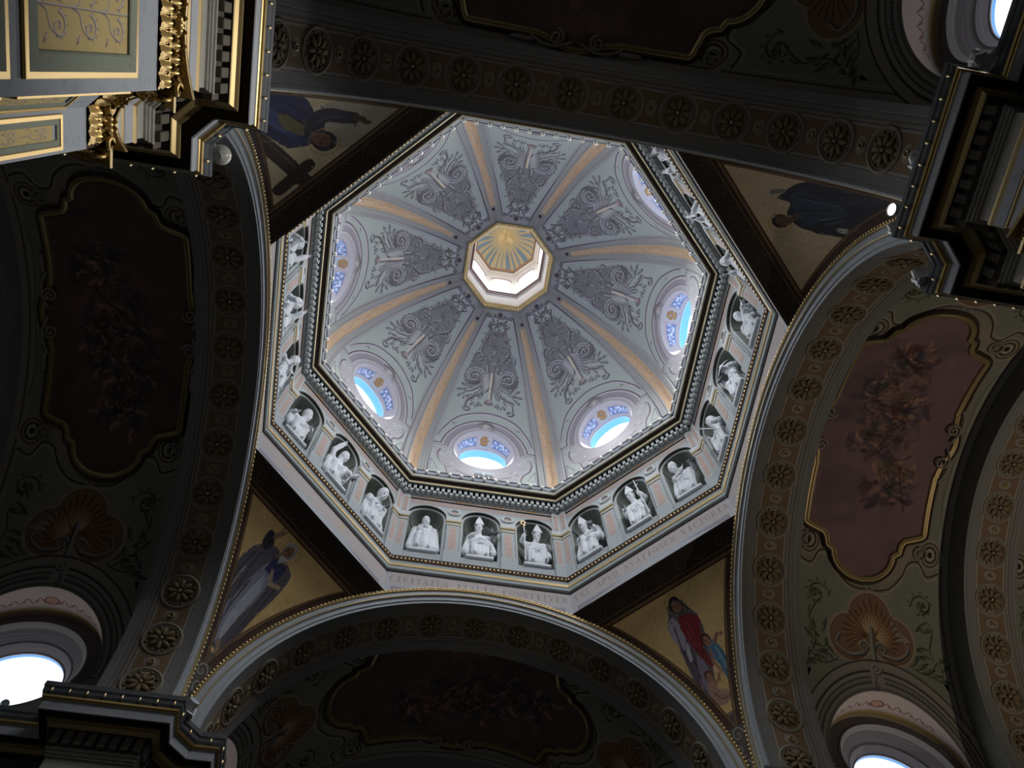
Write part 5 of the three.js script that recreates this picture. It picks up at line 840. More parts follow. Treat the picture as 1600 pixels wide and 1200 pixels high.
// ---------------------------------------------------------------- pendentives with painted figures
const pendPt = (s, ph) => { const x = RA * Math.cos(Math.max(0, ph) * D2R), h = HC + 1.0128 * RA * Math.sin(ph * D2R), A = (x + AP) / Math.SQRT2, w = (AP - x) / Math.SQRT2; return [A, w * s, h]; };
const pendGeo = grid((s, t) => { const ph = lerp(-6, 66, t), [A, u, h] = pendPt(lerp(-1.02, 1.02, s), ph); return V(u, h, A); }, 24, 60, (s, t) => { const ph = lerp(-6, 66, t), [, u] = pendPt(lerp(-1.02, 1.02, s), ph); return [u / 0.84 + 0.5, t]; });
function strokes(g, W, H, n, spread) {   // the painter's touch: short strokes in the colour beneath them
  const px = g.getImageData(0, 0, W, H).data;
  for (let i = 0; i < n; i++) { const x = rr(0, W - 1) | 0, y = rr(0, H - 1) | 0, k = (y * W + x) * 4, d = rr(-spread, spread), a = rr(0.9, 2.2), l = rr(6, 22); g.strokeStyle = rgb(clamp(px[k] + d, 0, 255), clamp(px[k + 1] + d, 0, 255), clamp(px[k + 2] + d * 0.9, 0, 255), 0.55); g.lineWidth = rr(2, 6); g.beginPath(); g.moveTo(x, y); g.lineTo(x + Math.cos(a) * l, y + Math.sin(a) * l); g.stroke(); }
}
function pendentiveTexture(bg, figure) {
  return texture(1024, 1024, (g, W, H) => {
    const X = (u) => (u / 0.84 + 0.5) * W, Y = (ph) => H - (ph + 6) / 72 * H, hw = (ph) => pendPt(1, ph)[1];
    g.fillStyle = rgb(...bg); g.fillRect(0, 0, W, H); speckle(g, W, H, 700, 0.1, [bg.map((c) => c * 0.72), bg.map((c) => Math.min(255, c * 1.22)), [120, 96, 60]], 8, 70);
    for (let i = 0; i < 260; i++) { g.fillStyle = rgb(bg[0] * 1.2, bg[1] * 1.15, bg[2] * 1.05, 0.14); g.fillRect(0, rr(0, H), W, 1.4); }
    const P = (u, ph) => [X(u), Y(ph)];
    figure(g, P); strokes(g, W, H, 5200, 24);
    // borders along the two arches, frame and dark ornament band at the top, scroll in the foot
    for (const s of [-1, 1]) for (const [i, c, w] of [[0.0, [74, 52, 36], 58], [0.035, [112, 84, 52], 10], [0.026, [58, 38, 30], 6]]) { const p = []; for (let k = 0; k <= 60; k++) { const ph = lerp(-6, 66, k / 60); p.push(P(s * Math.max(0, hw(ph) - i), ph)); } taper(g, p, w, w, rgb(...c)); }
    g.fillStyle = rgb(52, 42, 34); g.fillRect(0, 0, W, Y(57.9));
    for (let i = -3; i <= 3; i++) { const T = { dark: rgb(34, 26, 22, 0.8), mid: rgb(66, 56, 46), light: rgb(84, 74, 62) }; scroll(g, X(i * 0.1), Y(61.8), 34, i % 2 ? 0 : PI, i % 2 ? 1.5 : -1.5, 8, T, 5); }
    for (const [ph, c, w] of [[57.6, [128, 98, 58], 7], [58.3, [60, 42, 32], 7], [59.2, [120, 92, 56], 5], [57.0, [78, 50, 40], 9], [65.7, [70, 60, 50], 8]]) { g.fillStyle = rgb(...c); g.fillRect(0, Y(ph) - w / 2, W, w); }
    g.fillStyle = rgb(86, 78, 72); g.fillRect(X(-0.2), Y(17.6), X(0.2) - X(-0.2), H); for (let i = 0; i < 5; i++) scroll(g, X(rr(-0.02, 0.02)), Y(15.5 - i * 3.6), 30 - i * 4, i, i % 2 ? 1.4 : -1.4, 8, GRI, 4);
    speckle(g, W, H, 500, 0.06, [[40, 34, 28], [190, 176, 150]], 3, 26);
  });
}
const blob = (g, pts, c) => { g.fillStyle = c; const q = curve([...pts, pts[0]], 80); g.beginPath(); for (const p of q) g.lineTo(...p); g.closePath(); g.fill(); };
function foldsIn(g, P, list, c, w = 6) { for (const l of list) taper(g, curve(l.map((q) => P(...q)), 24), w, 2, c); }
function face(g, P, u, ph, r, skin, hair, tilt = 0) {
  const [x, y] = P(u, ph); g.save(); g.translate(x, y); g.rotate(tilt); g.fillStyle = hair; g.beginPath(); g.ellipse(0, -r * 0.18, r * 1.12, r * 1.2, 0, 0, 7); g.fill(); g.fillStyle = skin; g.beginPath(); g.ellipse(0, r * 0.12, r * 0.78, r * 0.98, 0, 0, 7); g.fill();
  g.fillStyle = rgb(50, 34, 28, 0.8); for (const s of [-1, 1]) { g.beginPath(); g.ellipse(s * r * 0.32, 0, r * 0.16, r * 0.08, 0, 0, 7); g.fill(); g.fillRect(s * r * 0.32 - r * 0.2, -r * 0.18, r * 0.4, r * 0.07); } taper(g, [[0, r * 0.02], [r * 0.1, r * 0.34], [0, r * 0.38]], r * 0.08, r * 0.05, rgb(110, 72, 54)); g.fillRect(-r * 0.22, r * 0.56, r * 0.44, r * 0.09); g.restore();
}
function halo(g, P, u, ph, r) { g.strokeStyle = rgb(190, 156, 84, 0.9); g.lineWidth = 5; g.beginPath(); g.arc(...P(u, ph), r, 0, 7); g.stroke(); }
const figSW = (g, P) => {   // robed figure, right hand raised, blue book
  const m = (l) => l.map((q) => P(...q));
  blob(g, m([[-0.06, 51.5], [-0.13, 47], [-0.135, 40], [-0.12, 34], [-0.075, 25], [-0.06, 22.5], [0.0, 21.5], [0.04, 24], [0.055, 33], [0.075, 42], [0.07, 48], [0.03, 50]]), rgb(92, 86, 92));
  blob(g, m([[-0.03, 49], [-0.05, 44], [-0.06, 36], [-0.07, 27], [-0.02, 22.5], [0.0, 30], [0.02, 38], [0.01, 44]]), rgb(140, 142, 156));
  blob(g, m([[-0.02, 44], [-0.03, 36], [-0.03, 28], [-0.005, 24], [0.005, 33], [0.008, 40]]), rgb(172, 176, 188));
  foldsIn(g, P, [[[-0.11, 46], [-0.11, 38], [-0.07, 28]], [[-0.09, 47], [-0.08, 40], [-0.05, 30]], [[0.05, 45], [0.05, 36], [0.03, 26]], [[0.03, 44], [0.035, 34], [0.02, 24]], [[-0.05, 40], [-0.05, 32], [-0.04, 25]]], rgb(54, 48, 56, 0.8), 9);
  foldsIn(g, P, [[[-0.02, 42], [-0.02, 33], [-0.02, 26]], [[-0.1, 42], [-0.095, 36], [-0.07, 30]]], rgb(196, 198, 206, 0.7), 6);
  blob(g, m([[-0.07, 51], [-0.1, 53.5], [-0.125, 53], [-0.115, 49.5], [-0.085, 48.5]]), rgb(44, 42, 52)); taper(g, m([[-0.09, 53], [-0.075, 55.4]]), 22, 16, rgb(150, 120, 96)); taper(g, m([[-0.078, 55], [-0.062, 57]]), 10, 6, rgb(150, 120, 96)); taper(g, m([[-0.076, 55.4], [-0.09, 57]]), 9, 5, rgb(150, 120, 96));
  g.fillStyle = rgb(44, 48, 92); { const [x, y] = P(-0.035, 49.3); g.fillRect(x, y, 86, 64); } taper(g, m([[0.06, 44], [0.02, 43], [-0.005, 46]]), 18, 13, rgb(176, 150, 126));
  halo(g, P, 0.0, 53, 50); face(g, P, -0.006, 52.6, 33, rgb(148, 108, 84), rgb(172, 170, 168), 0.25); blob(g, m([[-0.02, 51], [-0.01, 48.6], [0.012, 51]]), rgb(186, 184, 180));
  taper(g, m([[0.0, 23.5], [0.01, 21]]), 20, 12, rgb(150, 124, 104)); taper(g, m([[-0.035, 23.5], [-0.03, 21]]), 20, 12, rgb(150, 124, 104));
  g.fillStyle = rgb(96, 92, 90); g.fillRect(...P(-0.2, 20.5), 420, 46); g.fillStyle = rgb(38, 34, 34); g.fillRect(...P(-0.2, 17.9), 420, 10);
};
const figNW = (g, P) => {   // dark sleeved arm stretched out, blue robe, great wooden cross
  const m = (l) => l.map((q) => P(...q));
  blob(g, m([[-0.4, 58], [-0.2, 58], [-0.05, 56], [-0.02, 47], [-0.06, 41], [-0.2, 44], [-0.34, 52]]), rgb(186, 178, 158)); speckle(g, 1024, 300, 200, 0.08);
  taper(g, m([[0.108, 30], [0.118, 42], [0.135, 57.5]]), 66, 66, rgb(62, 46, 38)); taper(g, m([[0.098, 30], [0.107, 42], [0.122, 57.5]]), 6, 6, rgb(112, 90, 66)); taper(g, m([[0.08, 53.2], [0.22, 53.8]]), 52, 52, rgb(62, 46, 38));
  blob(g, m([[0.08, 45], [0.085, 38], [0.075, 30], [0.05, 22], [0, 18], [-0.04, 22], [-0.075, 31], [-0.09, 36], [-0.065, 42], [-0.03, 46], [0.02, 48.5]]), rgb(50, 52, 92));
  blob(g, m([[0.03, 45], [0.05, 38], [0.04, 28], [0.0, 26], [0.0, 36]]), rgb(74, 78, 128));
  blob(g, m([[-0.02, 48], [0.02, 44], [0.03, 38], [0.0, 34], [-0.02, 40], [-0.045, 45]]), rgb(120, 112, 76));
  taper(g, curve(m([[-0.02, 46], [-0.06, 43.5], [-0.095, 44.6], [-0.125, 48.2], [-0.145, 50.2]]), 30), 78, 52, rgb(54, 46, 58)); taper(g, m([[-0.06, 44.5], [-0.1, 45.6], [-0.13, 49]]), 12, 8, rgb(84, 76, 84));
  const [hx, hy] = P(-0.152, 51); taper(g, [[hx, hy], [hx - 14, hy - 22]], 30, 22, rgb(92, 66, 56)); for (let i = 0; i < 4; i++) taper(g, [[hx - 12, hy - 20], [hx - 30 + i * 10, hy - 52 + i * i * 2]], 9, 5, rgb(96, 70, 58)); taper(g, [[hx + 4, hy - 4], [hx + 26, hy - 22]], 9, 5, rgb(96, 70, 58));
  foldsIn(g, P, [[[0.06, 42], [0.06, 34], [0.03, 24]], [[-0.05, 40], [-0.04, 32], [-0.01, 24]], [[-0.02, 42], [-0.01, 34], [0.01, 26]]], rgb(28, 26, 50, 0.8), 10); foldsIn(g, P, [[[0.04, 40], [0.04, 32], [0.02, 25]]], rgb(110, 116, 164, 0.6), 8);
  halo(g, P, -0.018, 50.6, 62); face(g, P, -0.018, 49.8, 42, rgb(126, 88, 68), rgb(44, 34, 32), -0.2);
};
const figSE = (g, P) => {   // veiled woman in red and white with two children; word below
  const m = (l) => l.map((q) => P(...q)), skin = rgb(172, 126, 100);
  blob(g, m([[0.0, 54], [-0.035, 53], [-0.05, 50.5], [-0.075, 48], [-0.075, 44], [-0.07, 41.5], [-0.075, 34], [-0.072, 27], [-0.05, 24], [-0.01, 28], [0.03, 36], [0.055, 43], [0.06, 47], [0.04, 50.5], [0.03, 53]]), rgb(104, 92, 104));
  blob(g, m([[-0.035, 50], [-0.07, 48.5], [-0.075, 44], [-0.055, 40.5], [-0.03, 43], [-0.025, 47]]), rgb(170, 164, 174)); blob(g, m([[-0.02, 38], [-0.045, 33], [-0.062, 27], [-0.045, 25], [-0.02, 30], [0.0, 35]]), rgb(138, 132, 148)); blob(g, m([[-0.03, 42], [-0.05, 40], [-0.055, 37], [-0.035, 38]]), rgb(190, 186, 194));
  blob(g, m([[-0.015, 49], [-0.028, 46], [-0.022, 42], [-0.01, 37.5], [0.01, 34], [0.022, 33.5], [0.02, 39], [0.04, 43], [0.06, 45.5], [0.05, 47.5], [0.02, 49]]), rgb(132, 34, 40)); blob(g, m([[-0.005, 47], [-0.01, 43], [0.005, 38], [0.015, 42], [0.02, 46]]), rgb(164, 52, 54));
  foldsIn(g, P, [[[0.0, 46], [0.0, 41], [0.012, 36]], [[0.02, 46], [0.01, 41], [0.016, 37]], [[-0.05, 47], [-0.06, 42], [-0.06, 34], [-0.06, 28]], [[-0.03, 40], [-0.045, 33], [-0.05, 27]]], rgb(56, 24, 34, 0.7), 7);
  halo(g, P, -0.002, 52.8, 46); face(g, P, 0.0, 52.0, 30, skin, rgb(46, 34, 34), 0.1); blob(g, m([[0.0, 54], [0.03, 52.5], [0.045, 49.5], [0.03, 50], [0.02, 52]]), rgb(78, 66, 68)); blob(g, m([[-0.025, 50.6], [0.0, 49.2], [0.028, 50.4], [0.0, 50.4]]), rgb(84, 82, 72));
  // child in blue
  blob(g, m([[0.035, 38.6], [0.03, 36.5], [0.045, 33], [0.05, 28], [0.062, 26.4], [0.083, 28.5], [0.085, 33], [0.078, 37.5], [0.06, 39.5]]), rgb(86, 128, 158)); blob(g, m([[0.05, 37], [0.055, 32], [0.065, 28], [0.075, 32], [0.068, 37]]), rgb(122, 160, 184)); foldsIn(g, P, [[[0.055, 37], [0.058, 31], [0.064, 27.5]], [[0.075, 36], [0.077, 30]]], rgb(50, 76, 104, 0.8), 6);
  face(g, P, 0.042, 39.8, 22, skin, rgb(70, 44, 32), -0.2); taper(g, m([[0.07, 38.4], [0.09, 40], [0.11, 39.6]]), 16, 11, rgb(160, 104, 88)); taper(g, m([[0.038, 37], [0.03, 34], [0.042, 31]]), 14, 9, skin); taper(g, m([[0.064, 26.6], [0.056, 24], [0.064, 22.8]]), 18, 10, skin);
  // small child crouching
  blob(g, m([[-0.03, 31], [-0.04, 27.5], [-0.035, 24.6], [0.0, 23.4], [0.03, 24.6], [0.028, 26.8], [0.0, 27.6], [-0.005, 30.4]]), rgb(176, 140, 122)); face(g, P, -0.014, 31.3, 19, skin, rgb(96, 64, 44), 0); taper(g, m([[-0.01, 29], [0.018, 29.8], [0.03, 31]]), 14, 9, skin); foldsIn(g, P, [[[-0.02, 27], [0.0, 25], [0.03, 25]]], rgb(110, 74, 66, 0.8), 6);
  g.fillStyle = rgb(112, 106, 100); g.fillRect(...P(-0.2, 21.4), 500, 54); g.fillStyle = rgb(34, 30, 30); g.fillRect(...P(-0.2, 17.9), 500, 12); g.save(); g.translate(...P(0.0, 19.5)); g.font = 'bold 38px serif'; g.textAlign = 'center'; g.textBaseline = 'middle'; g.scale(0.62, 1.0); g.fillStyle = rgb(38, 34, 34); g.fillText('CHARITAS', 0, 0); g.restore();
};
const figNE = (g, P) => {   // figure in dark blue green mantle, white cuff
  const m = (l) => l.map((q) => P(...q));
  blob(g, m([[0.1, 47], [0.12, 41], [0.1, 34], [0.06, 26], [0.02, 19], [-0.03, 19], [-0.06, 26], [-0.085, 33], [-0.095, 38], [-0.08, 42], [-0.04, 47], [0.02, 48.5], [0.06, 46], [0.09, 48.5]]), rgb(46, 40, 50));
  blob(g, m([[0.085, 45], [0.1, 41], [0.06, 39], [0.03, 35], [-0.03, 33], [-0.06, 38], [-0.05, 43], [0.0, 46.5]]), rgb(48, 64, 78)); blob(g, m([[0.06, 31], [0.05, 25], [0.01, 21], [-0.01, 27], [0.02, 33]]), rgb(60, 52, 62));
  foldsIn(g, P, [[[0.08, 43], [0.04, 38], [0.02, 28]], [[0.02, 44], [0.0, 37], [0.0, 26]], [[-0.04, 42], [-0.04, 35], [-0.02, 26]], [[0.06, 36], [0.04, 30], [0.02, 23]]], rgb(24, 26, 34, 0.8), 10); foldsIn(g, P, [[[0.06, 42], [0.02, 37], [0.0, 32]], [[-0.03, 41], [-0.035, 36]]], rgb(86, 108, 124, 0.6), 7);
  taper(g, curve(m([[-0.06, 43], [-0.09, 38], [-0.105, 35.5]]), 20), 46, 36, rgb(40, 34, 42)); taper(g, m([[-0.083, 37.4], [-0.09, 35.8]]), 26, 20, rgb(190, 182, 170)); taper(g, m([[-0.095, 35.2], [-0.1, 33.4]]), 20, 12, rgb(120, 84, 66));
  taper(g, m([[0.11, 46], [0.118, 48.6]]), 22, 12, rgb(132, 126, 116));
  halo(g, P, 0.0, 51.6, 44); face(g, P, 0.004, 50.8, 29, rgb(120, 84, 66), rgb(50, 38, 34), 0.5); taper(g, m([[0.0, 49], [0.005, 46.8]]), 30, 34, rgb(104, 74, 58));
  g.fillStyle = rgb(86, 84, 84); g.fillRect(...P(-0.2, 19.6), 500, 30); g.fillStyle = rgb(34, 30, 30); g.fillRect(...P(-0.2, 17.8), 500, 10);
};
const pendWords = { 1: 'golden pendentive painted with a veiled woman in red and white and two children', 3: 'golden pendentive painted with a grey robed figure holding a blue book', 5: 'pale pendentive painted with a figure stretching an arm beside a big wooden cross', 7: 'brownish pendentive painted with a figure in a dark blue green mantle' };
for (const [k, bg, fn] of [[1, [222, 188, 126], figSE], [3, [224, 188, 126], figSW], [5, [222, 206, 166], figNW], [7, [214, 188, 150], figNE]]) {
  seed = 100 + k; const p = mesh('pendentive', pendGeo, fresco(pendentiveTexture(bg, fn))); p.rotation.y = sideTurn(k); tag(p, pendWords[k], 'pendentive', null, 'structure');
}

// ---------------------------------------------------------------- piers: stepped entablature, capitals, panelled pilasters
// plan of the cornice lip in one quadrant (x right, y towards the front arm), with the direction in which each corner recedes
const LIP = 0.7775, LAP = 0.902, LD = 0.0746, RET = 1.3155;
const planHalf = [[LIP + LD, LAP, 1, 1], [LIP, LAP, 1, 1], [LIP, RET, 1, -1], [LIP + 0.11, RET, 1, -1], [LIP + 0.11, 1.826, 1, 1], [LIP, 1.826, 1, 1], [LIP, 2.24, 1, -1], [LIP + 0.11, 2.24, 1, -1], [LIP + 0.11, 3.0, 1, 0]];
const plan = [...planHalf.slice().reverse().map(([x, y, a, b]) => [y, x, b, a]), ...planHalf];
// the first half runs from the far end of the right arm to the crossing, the second on into the front arm
const at = (i, o, h) => { const [x, y, a, b] = plan[i]; return new THREE.Vector3((x + a * o) * U, h * U + EY, -(y + b * o) * U); };
const iMid = planHalf.length, vis = [2, plan.length - 3];
function sweep(profile, i0 = 0, i1 = plan.length - 1) {   // profile [[offset from the lip, h], ...]
  const q = []; for (let i = i0; i < i1; i++) for (let j = 0; j + 1 < profile.length; j++) q.push([at(i, profile[j][0], profile[j][1]), at(i + 1, profile[j][0], profile[j][1]), at(i + 1, profile[j + 1][0], profile[j + 1][1]), at(i, profile[j + 1][0], profile[j + 1][1])]); return quads(q);
}
const PO = 0.0885;                     // pilaster face behind the lip
const entab = {
  lip_moulding: [sweep([[0.15, 2.136], [0.0, 2.136], [0.0, 2.118], [0.003, 2.112], [0.004, 2.1], [0.008, 2.09]]), plaster(0x5f6265)],
  gilt_line_upper: [sweep([[0.008, 2.09], [0.01, 2.084], [0.014, 2.082], [0.016, 2.079]]), warmGold],
  fascia: [sweep([[0.016, 2.079], [0.0185, 2.077], [0.0185, 2.042], [0.021, 2.04]]), pierWhite],
  soffit: [sweep([[0.021, 2.04], [0.0235, 2.044], [0.043, 2.044]]), brownSoffit],
  gilt_cyma: [sweep([[0.043, 2.044], [0.045, 2.034], [0.052, 2.03], [0.058, 2.02], [0.06, 2.018]]), oldGold],
  dentil_bed: [sweep([[0.06, 2.018], [0.079, 2.018], [0.079, 1.972]]), plaster(0x55524e)],
  bed_fillets: [sweep([[0.0795, 1.972], [0.077, 1.968], [0.077, 1.957], [0.081, 1.955], [0.081, 1.946], [0.085, 1.944], [0.085, 1.938], [0.09, 1.936]]), plaster(0xa3a29c)],
  frieze: [sweep([[0.09, 1.936], [0.09, 1.893]]), plaster(0xa8a59c)],
  gilt_line_lower: [sweep([[0.09, 1.893], [0.085, 1.89], [0.083, 1.878], [0.086, 1.868]]), oldGold],
  architrave: [sweep([[0.086, 1.868], [0.086, 1.83], [0.0875, 1.828]]), pierWhite],
  gilt_line_architrave: [sweep([[0.0875, 1.828], [0.0865, 1.822], [0.0895, 1.818]]), oldGold],
  architrave_lower: [sweep([[0.0895, 1.818], [0.0895, 1.79], [0.092, 1.788], [0.092, 1.752], [0.1, 1.75]]), stoneBlue],
};
const shaftGeo = sweep([[0.1, 1.752], [PO + 0.008, 1.752], [PO + 0.008, 1.66], [PO, 1.66], [PO, -EY / U]]);
const pierBody = plaster(0xaab0b8);
const dentilPier = plaster(0x6c665c);
const bellMat = plaster(0x4a3520);
const pierDentil = block(0.0215 * U, 0.05 * U, 0.022 * U, 0.012);
const leafGeo = (() => {   // acanthus leaf of a capital, curling outwards
  const P = (s, t) => { const w = (1 - Math.abs(2 * s - 1)) , y = t, out = 0.035 + 0.1 * t * t * t, width = 0.085 * Math.sqrt(Math.max(0, 1 - t * t * 0.86)) * (1 + 0.12 * Math.sin(t * 20)); return new THREE.Vector3((s - 0.5) * 2 * width, y * 0.3 - Math.max(0, t - 0.85) * 0.45, out + w * 0.028 - Math.abs(Math.sin(s * 12.6)) * 0.008); }; return grid(P, 8, 10);
})();
function capitalGeo(len) {   // gilded leafy capital for a face len metres wide, 0.52 m high, facing +z
  const l = [], n = Math.max(3, Math.round(len / 0.15));
  
  for (let i = 0; i < n; i++) { const a = leafGeo.clone(); a.translate(lerp(-len / 2 + 0.09, len / 2 - 0.09, n > 1 ? i / (n - 1) : 0.5), -0.25, 0.02); l.push(a); }
  for (let i = 0; i < n - 1; i++) { const a = leafGeo.clone(); a.scale(0.9, 0.95, 1.15); a.translate(lerp(-len / 2 + 0.18, len / 2 - 0.18, n > 2 ? i / (n - 2) : 0.5), -0.06, 0.03); l.push(a); }
  for (const s of [-1, 1]) { const p = []; for (let i = 0; i <= 26; i++) { const t = i / 26, a = t * 9, r = lerp(0.11, 0.02, t); p.push(new THREE.Vector3(s * (len / 2 - 0.03) + Math.cos(a) * r * s * -1, 0.1 + Math.sin(a) * r, 0.12 + t * 0.06)); } l.push(tube(p, 0.026, 40, 6)); }
  for (let i = 0; i < 5; i++) { const e = new THREE.SphereGeometry(0.05, 8, 6); e.translate(lerp(-0.06, 0.06, i / 4), 0.14 + (i % 2) * 0.05, 0.12); l.push(e); }
  return merge(l);
}
function abacusGeo(len) {   // concave slab flaring at the corners
  const s = new THREE.Shape(); const h = len / 2 + 0.06; s.moveTo(-h, -0.05); s.lineTo(-h, 0.29); s.quadraticCurveTo(0, 0.06, h, 0.29); s.lineTo(h, -0.05); s.closePath();
  const g = new THREE.ExtrudeGeometry(s, { depth: 0.05, bevelEnabled: true, bevelSize: 0.014, bevelThickness: 0.014, bevelSegments: 2 }); g.rotateX(PI / 2); return g;
}
function placeOn(o, i, oset, h, t = 0.5) {   // stand o on plan edge i, facing the open side
  const A = at(i, oset, h), B = at(i + 1, oset, h), e = B.clone().sub(A).normalize(), n = new THREE.Vector3(e.z, 0, -e.x); o.position.copy(A.lerp(B, t)); o.quaternion.setFromRotationMatrix(new THREE.Matrix4().makeBasis(e.negate(), new THREE.Vector3(0, 1, 0), n)); return o;
}
const edgeLen = (i, o) => at(i, o, 0).distanceTo(at(i + 1, o, 0));
const pilasterTex = texture(512, 1024, (g, W, H) => {
  g.fillStyle = rgb(190, 168, 112); g.fillRect(0, 0, W, H); speckle(g, W, H, 200, 0.08, [[150, 120, 70], [216, 200, 150]], 10, 60);
  const T = { dark: rgb(110, 92, 92, 0.7), mid: rgb(140, 128, 122), light: rgb(196, 190, 178) };
  for (let j = 0; j < 3; j++) for (const s of [-1, 1]) { const y = 140 + j * 330; scroll(g, W / 2 + s * 110, y, 80, s > 0 ? PI : 0, s * 1.5, 16, T, 8); relief(g, curve([[W / 2, y + 200], [W / 2 + s * 30, y + 120], [W / 2 + s * 120, y + 80], [W / 2 + s * 160, y]]), 14, 6, T); leaf(g, W / 2 + s * 150, y + 110, 70, 22, s > 0 ? 0.6 : PI - 0.6, { dark: T.dark, mid: rgb(150, 104, 96), light: T.light }); }
  relief(g, [[W / 2, 0], [W / 2, H]], 12, 12, T);
});
const pilasterMat = fresco(pilasterTex), panelRim = plaster(0x8d9583);
function panelOn(parent, i, t0, t1, htop, hbot) {   // gilt framed panel on a pilaster face
  const L = edgeLen(i, PO), w = L * (t1 - t0), h = (htop - hbot) * U, tc = (t0 + t1) / 2;
  const put = (n, g, m, dz) => { const o = mesh(n, g, m, parent); placeOn(o, i, PO, (htop + hbot) / 2, tc); o.position.add(new THREE.Vector3(0, 0, dz).applyQuaternion(o.quaternion)); return o; };
  const rim = (W, H, t, d) => { const s = new THREE.Shape(); s.moveTo(-W / 2, -H / 2); s.lineTo(W / 2, -H / 2); s.lineTo(W / 2, H / 2); s.lineTo(-W / 2, H / 2); s.closePath(); const q = new THREE.Path(); q.moveTo(-W / 2 + t, -H / 2 + t); q.lineTo(-W / 2 + t, H / 2 - t); q.lineTo(W / 2 - t, H / 2 - t); q.lineTo(W / 2 - t, -H / 2 + t); q.closePath(); s.holes.push(q); return new THREE.ExtrudeGeometry(s, { depth: d, bevelEnabled: true, bevelSize: t * 0.2, bevelThickness: t * 0.2, bevelSegments: 2 }); };
  const th = Math.min(0.05, w * 0.1);
  put('gilt_panel_frame', rim(w, h, th, 0.02), warmGold, 0.004); put('panel_margin', rim(w - th * 2, h - th * 2, Math.min(0.14, w * 0.16), 0.004), panelRim, 0.003);
  put('painted_panel', new THREE.PlaneGeometry(Math.max(0.04, w - th * 2 - Math.min(0.28, w * 0.32)), h - th * 2 - 0.28), pilasterMat, 0.008);
}
const pierWords = ['pier at bottom right below the lady pendentive, mostly out of frame', 'dim pier at bottom left in front of the round window, with brown cornice', 'bright pier at top left with gilded capitals and a cream panelled pilaster', 'dark pier at right with gilt cornice lines and unlit spotlights on its ledge'];
for (let q = 0; q < 4; q++) {
  const p = group('pier'); p.rotation.y = q * PI / 2; tag(p, pierWords[q], 'pier', null, 'structure');
  for (const [n, [g, m]] of Object.entries(entab)) mesh(n, g, m, p);
  mesh('shaft', shaftGeo, pierBody, p);
  { const l = []; for (let i = iMid - 3; i <= iMid + 1; i++) { const n = Math.max(1, Math.round(edgeLen(i, 0) / 0.32)); for (let j = 0; j < n; j++) { const o = new THREE.Object3D(); placeOn(o, i, 0.003, 2.104, (j + 0.5) / n); o.updateMatrix(); const e = new THREE.SphereGeometry(0.5, 8, 6); e.scale(0.05, 0.13, 0.06); e.applyMatrix4(o.matrix); l.push(e); } } tag(mesh('gilt_bead', merge(l), gold, p), null, null, null, 'stuff'); }
  for (let i = 0; i < plan.length - 1; i++) {
    const L = edgeLen(i, 0.068) / U, near = i >= iMid - 3 && i <= iMid + 1;
    if (!near) continue;
    const n = Math.max(2, Math.round(L / 0.0356));
    for (let j = 0; j < n; j++) { const d = mesh('dentil', pierDentil, dentilPier, p); placeOn(d, i, 0.0745, 1.9935, (j + 0.5) / n); }
    const Lp = edgeLen(i, PO), c = mesh('capital', capitalGeo(Lp * 0.98), warmGold, p); placeOn(c, i, PO + 0.006, 1.702);
    mesh('bell', block(Lp * 0.97, 0.5, 0.1, 0.02), bellMat, c); const ab = mesh('abacus', abacusGeo(Lp), oldGold, c); ab.position.set(0, 0.27, -0.02);
    const as = mesh('astragal', tube([new THREE.Vector3(-Lp / 2, 0, 0), new THREE.Vector3(0, 0, 0), new THREE.Vector3(Lp / 2, 0, 0)], 0.035, 4, 8), flat(0x4c3c36), c); as.position.set(0, -0.29, 0.0);
    if (Lp > 0.25) { panelOn(p, i, 0.1, 0.9, 1.558, 1.19); panelOn(p, i, 0.1, 0.9, 1.15, 0.3); }
  }
}

// ---------------------------------------------------------------- floor and walls that close the church
const floor = mesh('floor', boxAt(40, 0.3, 40, 0, -0.15, 0), plaster(0x2e2a26, 0.6)); tag(floor, 'stone church floor far below the dome', 'floor', null, 'structure');
const endWall = boxAt(2.2 * U, 3.6 * U, 0.4, 0, 1.6 * U, -(W4 + 0.02) * U - 0.2), sideWallGeo = merge([-1, 1].map((s) => boxAt(0.4, (2.1 + EY / U) * U, 2.0 * U, s * (1.0 * U + 0.2), (2.1 * U + EY) / 2, -2.0 * U)));
for (const k of [0, 2, 4, 6]) {
  const n = { 0: 'right', 2: 'front', 4: 'left', 6: 'back' }[k];
  const w = mesh('wall_' + n, endWall, plaster(0x55514b)); w.rotation.y = sideTurn(k); tag(w, `end wall closing the ${n} arm of the church`, 'wall', null, 'structure');
  const s = mesh('wall_side_' + n, sideWallGeo, plaster(0x55514b)); s.rotation.y = sideTurn(k); tag(s, `side walls of the ${n} arm under the vault`, 'wall', null, 'structure');
}

// ---------------------------------------------------------------- lamps on the pier ledges, two added light sources
const enamel = new THREE.MeshStandardMaterial({ color: 0xdedfe0, roughness: 0.35 }), opal = new THREE.MeshPhysicalMaterial({ color: 0xeeede4, roughness: 0.25, clearcoat: 0.6 }), lens = new THREE.MeshStandardMaterial({ color: 0xbfd0da, roughness: 0.15 });
const W = (x, y, h) => new THREE.Vector3(x * U, h * U + EY, -y * U);
function globe(x, y, label, r) {
  const g = group('globe_lamp'); tag(g, label, 'lamp'); g.position.copy(W(x, y, 2.136));
  const b = mesh('globe', new THREE.SphereGeometry(r, 24, 16), opal, g); b.position.y = 0.2; mesh('base', new THREE.CylinderGeometry(0.05, 0.07, 0.1, 16), enamel, g).position.y = 0.05;
  const s = mesh('stem', new THREE.CylinderGeometry(0.018, 0.018, 0.5, 8), enamel, g); s.position.set(-r * 0.9, 0.1, 0.06); s.rotation.x = 0.2; return g;
}
globe(-0.893, -0.828, 'white globe lamp at the ledge corner of the bright top left pier', 0.15);
